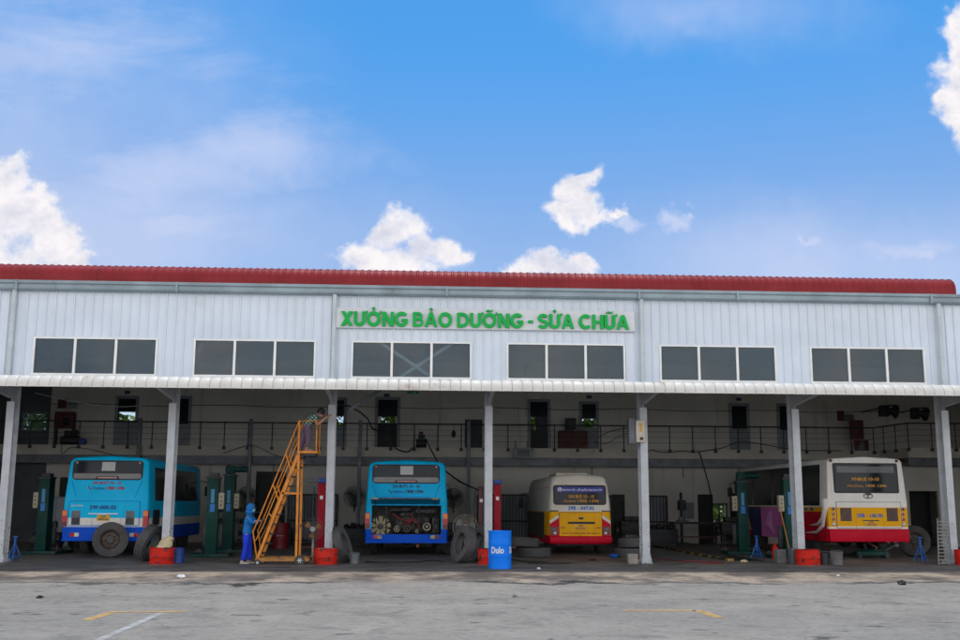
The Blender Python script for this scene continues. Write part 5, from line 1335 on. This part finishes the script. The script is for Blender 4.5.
for lab, x, y, n_ in (('dark parts crate under the dark wall fan left of the raised bus', -4.3, 12.6, 2), ('dark parts crate between the dark wheel and the right wall fan', .0, 12.4, 3), ('dark parts crate behind the leftmost column lift', -12.9, 12.8, 3),
                  ('dark parts crate behind the person in blue', -7.3, 12.6, 2), ('dark parts crate beside the workbench in the empty bay', 7.6, 12.6, 2), ('dark parts crate in the gloom right of the large bus', 15.0, 10.2, 3)):
    simple('parts_crate', lab, 'crate', (x, y, .02), [('box', 'steeldark', lambda m_: (m_.box(-.55, .55, -.35, .35, .08, .62, bev=.01), m_.box(-.5, .5, -.3, .3, 0, .08))), ('parts', 'engine', lambda m_: [m_.ball((-.36 + .24 * k, -.05 + .1 * (k % 2), .66 + .05 * (k % n_)), .13, .16, .13, n=10) for k in range(4)])])
for lab, x, y in (('dark engine block on a stand behind the green column lifts', -7.3, 10.8), ('dark engine block on a stand left of the empty bay kerb', 6.2, 11.6), ('dark engine block on a stand by the dark doorway', 9.9, 11.0)):
    simple('engine_block', lab, 'engine', (x, y, .02), [('block', 'engine', lambda m_: (m_.box(-.45, .4, -.25, .25, .45, .95, bev=.05), m_.cyl((-.5, 0, .6), (-.62, 0, .6), .18), m_.box(-.3, .3, -.2, .2, .95, 1.12, bev=.03))), ('stand', 'steeldark', lambda m_: [m_.box(x_ - .03, x_ + .03, y_ - .03, y_ + .03, 0, .45) for x_ in (-.35, .3) for y_ in (-.2, .2)])])
for lab, x in (('left of two dark gas cylinders against the lower rear wall', 4.55), ('right of two dark gas cylinders against the lower rear wall', 4.85)):
    simple('gas_cylinder', lab, 'gas cylinder', (x, 14.2, .02), [('bottle', 'steelgrey', lambda m_: m_.lathe([(.11, 0), (.115, .03), (.115, 1.15), (.08, 1.27), (.04, 1.31), (.04, 1.38)], 20)), ('valve', 'alloy', lambda m_: m_.box(-.04, .04, -.03, .03, 1.38, 1.46, bev=.008))])
m_ = MB(); m_.ball((0, 0, .06), .16, .1, .06, n=10)
for v in m_.bm.verts: v.co += Vector((random.uniform(-1, 1), random.uniform(-1, 1), random.uniform(-.5, .5))) * .02
tag(m_.build('rag', M['jackblue'], None, (3.95, 3.0, .02)), 'blue rag lying under the minibus rear corner', 'rag')
# service pit kerbs in the empty bay
m_ = MB()
m_.box(6.88, 7.06, 1.2, 11.0, .0, .09, bev=.01); tag(m_.build('pit_kerb', M['kerb'], None), 'low yellow and black kerb edge running into the empty bay', 'kerb')
m_ = MB(); m_.box(7.08, 8.0, 1.3, 11.0, .0215, .024); tag(m_.build('service_pit_cover', M['oil'], None, smooth=0), kind='structure')
m_ = MB(); m_.box(5.2, 6.5, 1.4, 9.0, .0215, .024); tag(m_.build('steel_floor_plate', M['steelgrey'], None, smooth=0), kind='structure')

# hanging cables
def cable(name, label, pts, r, mat='cable'):
    P = [Vector(p) for p in pts]; out = []
    for i in range(len(P) - 1):
        p0, p1, p2, p3 = P[max(i - 1, 0)], P[i], P[i + 1], P[min(i + 2, len(P) - 1)]
        for k in range(6):
            s_ = k / 6; out.append(.5 * ((2 * p1) + (p2 - p0) * s_ + (2 * p0 - 5 * p1 + 4 * p2 - p3) * s_ ** 2 + (-p0 + 3 * p1 - 3 * p2 + p3) * s_ ** 3))
    out.append(P[-1]); m_ = MB(); m_.tube(out, r, 6); tag(m_.build(name, M[mat], None, smooth=180), label, 'cable')
cable('hose', 'thick black hose looping from the stairs column to the winch', [(-4.3, .5, 4.3), (-4.05, 4, 4.55), (-3.9, 11, 4.75), (-3.75, 13.3, 4.5), (-3.1, 13.3, 4.35), (-2.9, 13.2, 3.8), (-2.4, 13.2, 3.6), (-2.1, 13.2, 3.85)], .028)
cable('hose', 'black hose hanging from the winch across the raised bus to the dark red post', [(-1.65, 13.1, 4.1), (-1.45, 12, 3.6), (-1.1, 9.5, 2.9), (-.6, 6.5, 2.35), (-.1, 3.3, 2.0)], .026)
cable('cable', 'thin pale wire sagging under the canopy at left', [(-12.5, .6, 4.55), (-11.6, 1.5, 4.38), (-10.6, 2.2, 4.33), (-9.4, 1.5, 4.38), (-8.5, .6, 4.5)], .010, 'wire')
cable('cable', 'black cable drooping from the railing above the empty bay', [(7.4, 13.4, 3.76), (8.0, 13.35, 3.66), (8.6, 13.35, 3.72), (9.3, 13.35, 3.7), (10.3, 13.35, 3.86), (11.1, 13.35, 4.12), (12.2, 13.35, 3.98), (13.4, 13.35, 3.8), (15.2, 13.35, 3.78)], .018)
cable('cable', 'black cable dropping steeply from the walkway to the dark doorway', [(9.35, 13.3, 3.7), (9.5, 13.35, 3.2), (9.75, 13.6, 2.5), (9.95, 13.9, 1.9)], .024)
cable('cable', 'dark cable running up from the switch box to the walkway', [(4.0, -.0, 3.7), (4.2, 5, 3.9), (4.9, 12, 4.0), (5.6, 13.3, 4.0), (6.1, 13.3, 4.3), (6.9, 13.4, 4.55)], .012)
cable('cable', 'dark cable hanging from the walkway edge over the closed cyan bus', [(-15.9, 13.4, 3.8), (-15.8, 13.3, 3.45), (-15.4, 13.3, 3.7), (-14.2, 13.2, 3.5), (-13.2, 13.0, 3.2)], .014)
cable('cable', 'dark cable hanging behind the second column from the left', [(-9.6, 13.3, 3.5), (-8.9, 13.3, 3.75), (-8.4, 13.3, 3.8), (-7.6, 13.3, 3.45), (-7.0, 13.4, 3.3)], .014)
m_ = MB(); m_.bar((-3.9, .6, 4.15), (-2.55, 1.2, 5.1), .05, .09); tag(m_.build('work_pole', M['steelgrey'], None), 'grey metal arm slanting from the stairs column under the canopy', 'pole')

cable('hose', 'black air hose snaking over the floor before the raised cyan bus', [(-3.3, .3, .04), (-2.7, -.2, .04), (-1.9, .25, .04), (-1.5, 1.0, .04), (-1.2, .2, .04)], .016)
cable('hose', 'black air hose lying on the floor right of the blue barrel', [(.6, 2.6, .05), (.9, .8, .04), (1.6, .1, .04), (1.0, -.5, .04), (2.2, -.3, .04)], .016)
cable('hose', 'dull red air hose on the floor of the empty bay', [(5.0, 2.6, .04), (5.4, .9, .045), (6.1, .6, .04), (6.4, .0, .04), (5.7, -.3, .04)], .015, 'hose_red')
# litter in the yard
def litter(name, label, cat, x, y, s_, mat):
    m_ = MB(); random.seed(int(abs(x * 100))); m_.ball((0, 0, s_ * .4), s_, s_ * .7, s_ * .42, n=9)
    for v in m_.bm.verts:
        v.co += Vector((random.uniform(-1, 1), random.uniform(-1, 1), random.uniform(-1, 1))) * s_ * .28; v.co.z = max(v.co.z, .002)
    tag(m_.build(name, M[mat], None, (x, y, .0)), label, cat)
litter('crumpled_paper', 'crumpled white paper lying before the sack drum', 'litter', -6.94, -5.6, .09, 'white')
litter('rag', 'dark rag lying on the yard before the large bus', 'rag', 8.0, -7.4, .10, 'black')
litter('crumpled_paper', 'tiny white scrap on the apron before the oily drum', 'litter', 7.7, -4.8, .04, 'white')
litter('stone', 'small brown stone lying in the middle yard', 'litter', -.2, -10.3, .05, 'concrete')
litter('rag', 'small black scrap on the yard at left near the yellow line', 'rag', -8.2, -10.5, .06, 'black')
litter('crumpled_paper', 'pale crumpled wrapper at the kerb of the empty bay', 'litter', 7.2, .7, .10, 'sack')
litter('rag', 'reddish rag lying on the floor before the minibus', 'rag', 3.0, 1.2, .10, 'maroon')
litter('crumpled_paper', 'white scrap lying right of the blue barrel', 'litter', 1.1, -2.3, .05, 'white')

# ------------------------------------------------------------------ trees behind the workshop
def tree(label, x, y, h, rad, seed):
    rnd = random.Random(seed); t_ = thing('broadleaf_tree', label, 'tree', (x, y, 0), 0, 'trees behind the workshop')
    m_ = MB(); m_.tube([(0, 0, 0), (.05, .05, h * .3), (-.05, 0, h * .6), (0, 0, h * .85)], [.16, .13, .08, .03], 8)
    for k in range(8):
        a = rnd.random() * 6.28; z = h * rnd.uniform(.2, .7); m_.tube([(0, 0, z), (rad * .4 * math.cos(a), rad * .4 * math.sin(a), z + .4), (rad * .8 * math.cos(a), rad * .8 * math.sin(a), z + .7)], [.05, .035, .012], 6)
    m_.build('trunk', M['bark'], t_)
    m_ = MB(); cl = []
    for k in range(90):
        a = rnd.random() * 6.28; z = rnd.uniform(.12, 1.0); q = rad * math.sqrt(rnd.random()) * (1.15 - .35 * z); cl.append((q * math.cos(a), q * math.sin(a), z * h, rnd.uniform(.3, .6)))
    for k in range(5200):
        c = rnd.choice(cl); d = Vector((rnd.gauss(0, 1), rnd.gauss(0, 1), rnd.gauss(0, .8))); d = d.normalized() * c[3] * rnd.random() ** .4
        p = Vector(c[:3]) + d; e = Euler((rnd.uniform(-1, 1), rnd.uniform(-1, 1), rnd.random() * 6.28)).to_matrix(); s_ = rnd.uniform(.12, .26)
        m_.poly([p + e @ Vector(q) for q in ((-s_, 0, 0), (0, -s_ * .5, 0), (s_ * 1.2, 0, 0), (0, s_ * .5, 0))])
    m_.build('crown', M['leaf'], t_, smooth=0)
for i, (lab, x, y, h, r_) in enumerate((('leafy tree seen through the louvred window at far left', -18.5, 21, 8.6, 2.6), ('leafy tree seen through the upper door glass above the closed cyan bus', -14.2, 20.5, 8.4, 2.4),
        ('leafy tree seen through the upper window beside the stairs column', -5.8, 20, 8.6, 2.3), ('leafy tree seen through the open upper door near the exit sign', -3.2, 20.8, 8.5, 2.3),
        ('leafy tree seen through the dark upper door over the blue barrel', 2.6, 20.2, 8.6, 2.3), ('leafy tree seen through the glazed upper door behind the desk', 5.6, 20.6, 8.5, 2.4), ('leafy tree seen through the low rear window of the empty bay', 11.4, 19.5, 6.5, 2.6))):
    tree(lab, x, y, h, r_, 20 + i)

# ------------------------------------------------------------------ sky, sun, camera
SUN_EL, SUN_AZ = 77.0, 12.0     # azimuth from +Y (behind the workshop) towards +X
w = bpy.data.worlds.new('World'); scene.world = w; w.use_nodes = True
t = NT(w.node_tree); w.node_tree.nodes.clear()
tc = t.n('ShaderNodeTexCoord'); sx = t.n('ShaderNodeSeparateXYZ'); t.l(tc.outputs['Generated'], sx.inputs[0])
sky = t.n('ShaderNodeTexSky'); sky.sky_type = 'NISHITA'; sky.sun_disc = False
sky.sun_elevation = R(SUN_EL); sky.sun_rotation = R(SUN_AZ); sky.altitude = 10; sky.air_density = 1.0; sky.dust_density = .6; sky.ozone_density = 3.0
SKY_STRENGTH = .15
bg = t.n('ShaderNodeBackground'); bg.inputs[1].default_value = SKY_STRENGTH
# deep tropical blue high up, paler towards the horizon
t.l(t.mix(1.0, sky.outputs[0], t.mix(t.ramp(sx.outputs[2], .20, .44), (.80, .83, .92), (.31, .83, 1.12)), 'MULTIPLY'), bg.inputs[0])
yc = t.m('MAXIMUM', sx.outputs[1], .02)
u0 = t.m('DIVIDE', sx.outputs[0], yc); v0 = t.m('DIVIDE', sx.outputs[2], yc)
cv0 = t.n('ShaderNodeCombineXYZ'); t.l(u0, cv0.inputs[0]); t.l(v0, cv0.inputs[1])
def warp(scale, k):
    nd = t.n('ShaderNodeTexNoise'); nd.inputs['Scale'].default_value = scale; nd.inputs['Detail'].default_value = 4; t.l(cv0.outputs[0], nd.inputs['Vector'])
    q = t.n('ShaderNodeSeparateColor'); t.l(nd.outputs['Color'], q.inputs[0])
    return [t.m('MULTIPLY', t.m('SUBTRACT', q.outputs[i], .5), k) for i in (0, 1)]
w1 = warp(16, .052); w2 = warp(55, .026)
u = t.m('ADD', u0, t.m('ADD', w1[0], w2[0])); v = t.m('ADD', v0, t.m('ADD', w1[1], w2[1]))
cv = cv0
nA = t.noise(cv.outputs[0], 24, 9, .62); nB = t.noise(cv.outputs[0], 9, 6, .6)
def blob(cu, cv_, ru, rv):
    a = t.m('DIVIDE', t.m('SUBTRACT', u, cu), ru); b_ = t.m('DIVIDE', t.m('SUBTRACT', v, cv_), rv)
    return t.m('SUBTRACT', 1, t.m('SQRT', t.m('ADD', t.m('MULTIPLY', a, a), t.m('MULTIPLY', b_, b_))))
# (tangent of bearing, tangent of elevation, half sizes) of each puff of cloud
CUMULUS = [(-0.3995, 0.2976, 0.0328, 0.0348), (-0.3786, 0.2685, 0.0464, 0.0406), (-0.3490, 0.2465, 0.0386, 0.0328), (-0.3293, 0.2303, 0.0290, 0.0213), (-0.4144, 0.2531, 0.0580, 0.0676), (-0.4167, 0.2239, 0.0869, 0.0386), (-0.0303, 0.2554, 0.0328, 0.0290), (-0.0559, 0.2361, 0.0328, 0.0213), (0.0047, 0.2333, 0.0367, 0.0213), (-0.0221, 0.2249, 0.0638, 0.0213), (0.0231, 0.2296, 0.0174, 0.0116), (0.1482, 0.3023, 0.0232, 0.0213), (0.1620, 0.2880, 0.0300, 0.0200), (0.1707, 0.2804, 0.0420, 0.0165), (0.1382, 0.2859, 0.0193, 0.0174), (0.1583, 0.3168, 0.0174, 0.0097), (0.1974, 0.2830, 0.0155, 0.0087), (0.1249, 0.2294, 0.0444, 0.0174), (0.1377, 0.2396, 0.0270, 0.0116), (0.0938, 0.2249, 0.0193, 0.0116), (0.5506, 0.4570, 0.0251, 0.0725), (0.5400, 0.4300, 0.0300, 0.0400), (0.5343, 0.4078, 0.0280, 0.0400), (0.5508, 0.3762, 0.0251, 0.0435), (0.5200, 0.4128, 0.0155, 0.0174), (0.5513, 0.4954, 0.0135, 0.0386)]
THIN = [(0.2500, 0.2759, 0.0174, 0.0193), (0.2602, 0.2843, 0.0097, 0.0116), (0.3823, 0.2551, 0.0174, 0.0116), (0.5019, 0.2420, 0.0483, 0.0135), (0.2022, 0.2730, 0.0290, 0.0135)]
VEIL = [(-0.40, 0.40, 0.36, 0.30), (-0.30, 0.26, 0.42, 0.10), (0.45, 0.23, 0.40, 0.11), (0.30, 0.50, 0.22, 0.07)]
WISP = [(-0.2633, 0.3006, 0.1835, 0.0821), (-0.3563, 0.4150, 0.2125, 0.1063), (-0.1696, 0.3379, 0.1449, 0.0580), (-0.2422, 0.2613, 0.1352, 0.0386), (0.4719, 0.2496, 0.1159, 0.0290)]
def union(lst):
    r_ = None
    for b_ in lst:
        q = blob(*b_); r_ = q if r_ is None else t.m('MAXIMUM', r_, q)
    return r_
turb = t.m('ADD', t.m('MULTIPLY', t.m('SUBTRACT', nA, .5), 1.6), t.m('MULTIPLY', t.m('SUBTRACT', nB, .5), .3))
cum = t.m('ADD', union(CUMULUS), turb); cm = t.ramp(cum, -.06, .66)
thin = t.m('ADD', union(THIN), turb); tm = t.ramp(t.m('ADD', thin, t.m('MULTIPLY', t.m('SUBTRACT', nA, .5), 1.0)), -.15, .8, 0, .6)
st = t.n('ShaderNodeMapping'); st.inputs['Rotation'].default_value = (0, 0, R(-12)); st.inputs['Scale'].default_value = (4, 14, 1); t.l(cv.outputs[0], st.inputs[0])
nC = t.noise(st.outputs[0], 1.0, 8, .62, .6)
wis = t.m('ADD', union(WISP), t.m('MULTIPLY', t.m('SUBTRACT', nC, .5), 1.8)); wm = t.ramp(wis, -.2, 1.2, 0, .58)
veil = t.m('MULTIPLY', union(VEIL), t.ramp(t.noise(cv.outputs[0], 3.2, 5, .55), .3, .7, .5, 1.1)); vm = t.ramp(veil, .0, .9, 0, .46)
wm = t.m('MAXIMUM', wm, vm)
front = t.ramp(sx.outputs[1], .05, .2)
mask = t.m('MULTIPLY', t.m('MAXIMUM', cm, t.m('MAXIMUM', tm, wm)), front)
# unseen bright cloud bank behind the camera, added to light facade and bus rears
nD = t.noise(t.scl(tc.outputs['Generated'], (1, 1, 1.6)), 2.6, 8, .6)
rear_fill_mask = t.m('MULTIPLY', t.m('MULTIPLY', t.ramp(sx.outputs[1], .12, -.25), t.ramp(sx.outputs[2], .95, .55)), t.ramp(nD, .30, .44))
REAR_FILL = 1.25
upv = t.n('ShaderNodeMapping'); upv.inputs['Location'].default_value = (.004, .016, 0); t.l(cv.outputs[0], upv.inputs[0])
nU = t.noise(upv.outputs[0], 24, 9, .62); nV = t.noise(upv.outputs[0], 9, 6, .6)
relief = t.m('ADD', t.m('MULTIPLY', t.m('SUBTRACT', nA, nU), .45), t.m('MULTIPLY', t.m('SUBTRACT', nB, nV), 1.2))
shade = t.m('ADD', t.ramp(relief, -.20, .15), t.ramp(cum, .9, .2, 0, .35), clamp=True)
EXPO = 0.0
lum = 2 ** -EXPO
ccol = t.mix(shade, (.66 * lum, .68 * lum, .80 * lum), (.98 * lum, .94 * lum, .955 * lum))
ccol = t.mix(t.ramp(cm, .0, .8), (.74 * lum, .77 * lum, .95 * lum), ccol)
bc = t.n('ShaderNodeBackground'); bc.inputs[1].default_value = 1.0; t.l(ccol, bc.inputs[0])
mx = t.n('ShaderNodeMixShader'); t.l(mask, mx.inputs[0]); t.l(bg.outputs[0], mx.inputs[1]); t.l(bc.outputs[0], mx.inputs[2])
br = t.n('ShaderNodeBackground'); br.inputs[1].default_value = REAR_FILL
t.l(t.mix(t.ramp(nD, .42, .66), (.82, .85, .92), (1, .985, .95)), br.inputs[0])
t.l(t.ramp(sx.outputs[2], .15, .52, REAR_FILL * 2.0, REAR_FILL * .62), br.inputs[1])
mx2 = t.n('ShaderNodeMixShader'); t.l(rear_fill_mask, mx2.inputs[0]); t.l(mx.outputs[0], mx2.inputs[1]); t.l(br.outputs[0], mx2.inputs[2])
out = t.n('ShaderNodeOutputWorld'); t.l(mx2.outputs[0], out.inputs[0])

sl = bpy.data.lights.new('sun', 'SUN'); sl.energy = 2.3; sl.angle = R(.53); sl.color = (1, .95, .87)
so = bpy.data.objects.new('sun', sl); COL.objects.link(so)
d = Vector((math.sin(R(SUN_AZ)) * math.cos(R(SUN_EL)), math.cos(R(SUN_AZ)) * math.cos(R(SUN_EL)), math.sin(R(SUN_EL))))
so.rotation_euler = d.to_track_quat('Z', 'Y').to_euler(); so.location = (0, 0, 40)

cam = bpy.data.cameras.new('camera'); co = bpy.data.objects.new('camera', cam); COL.objects.link(co); scene.camera = co
yaw, pit, rol = .0551646, .1713085, .0045614
fw = Vector((math.sin(yaw) * math.cos(pit), math.cos(yaw) * math.cos(pit), math.sin(pit)))
rt = Vector((math.cos(yaw), -math.sin(yaw), 0)); up = rt.cross(fw)
r2 = rt * math.cos(rol) + up * math.sin(rol); u2 = -rt * math.sin(rol) + up * math.cos(rol)
mt = Matrix((r2, u2, -fw)).transposed().to_4x4(); mt.translation = (-1.8708, -29.192, 1.6); co.matrix_world = mt
cam.sensor_width = 36; cam.sensor_fit = 'HORIZONTAL'; cam.lens = 1061.15 / 960 * 36; cam.clip_start = .1; cam.clip_end = 1000

scene.view_settings.view_transform = 'Standard'; scene.view_settings.look = 'None'
scene.view_settings.exposure = EXPO; scene.view_settings.gamma = 1; scene.view_settings.use_curve_mapping = False
scene.render.engine = 'CYCLES'
scene.cycles.use_denoising = True
scene.cycles.max_bounces = 8; scene.cycles.diffuse_bounces = 5
bpy.context.view_layer.update()
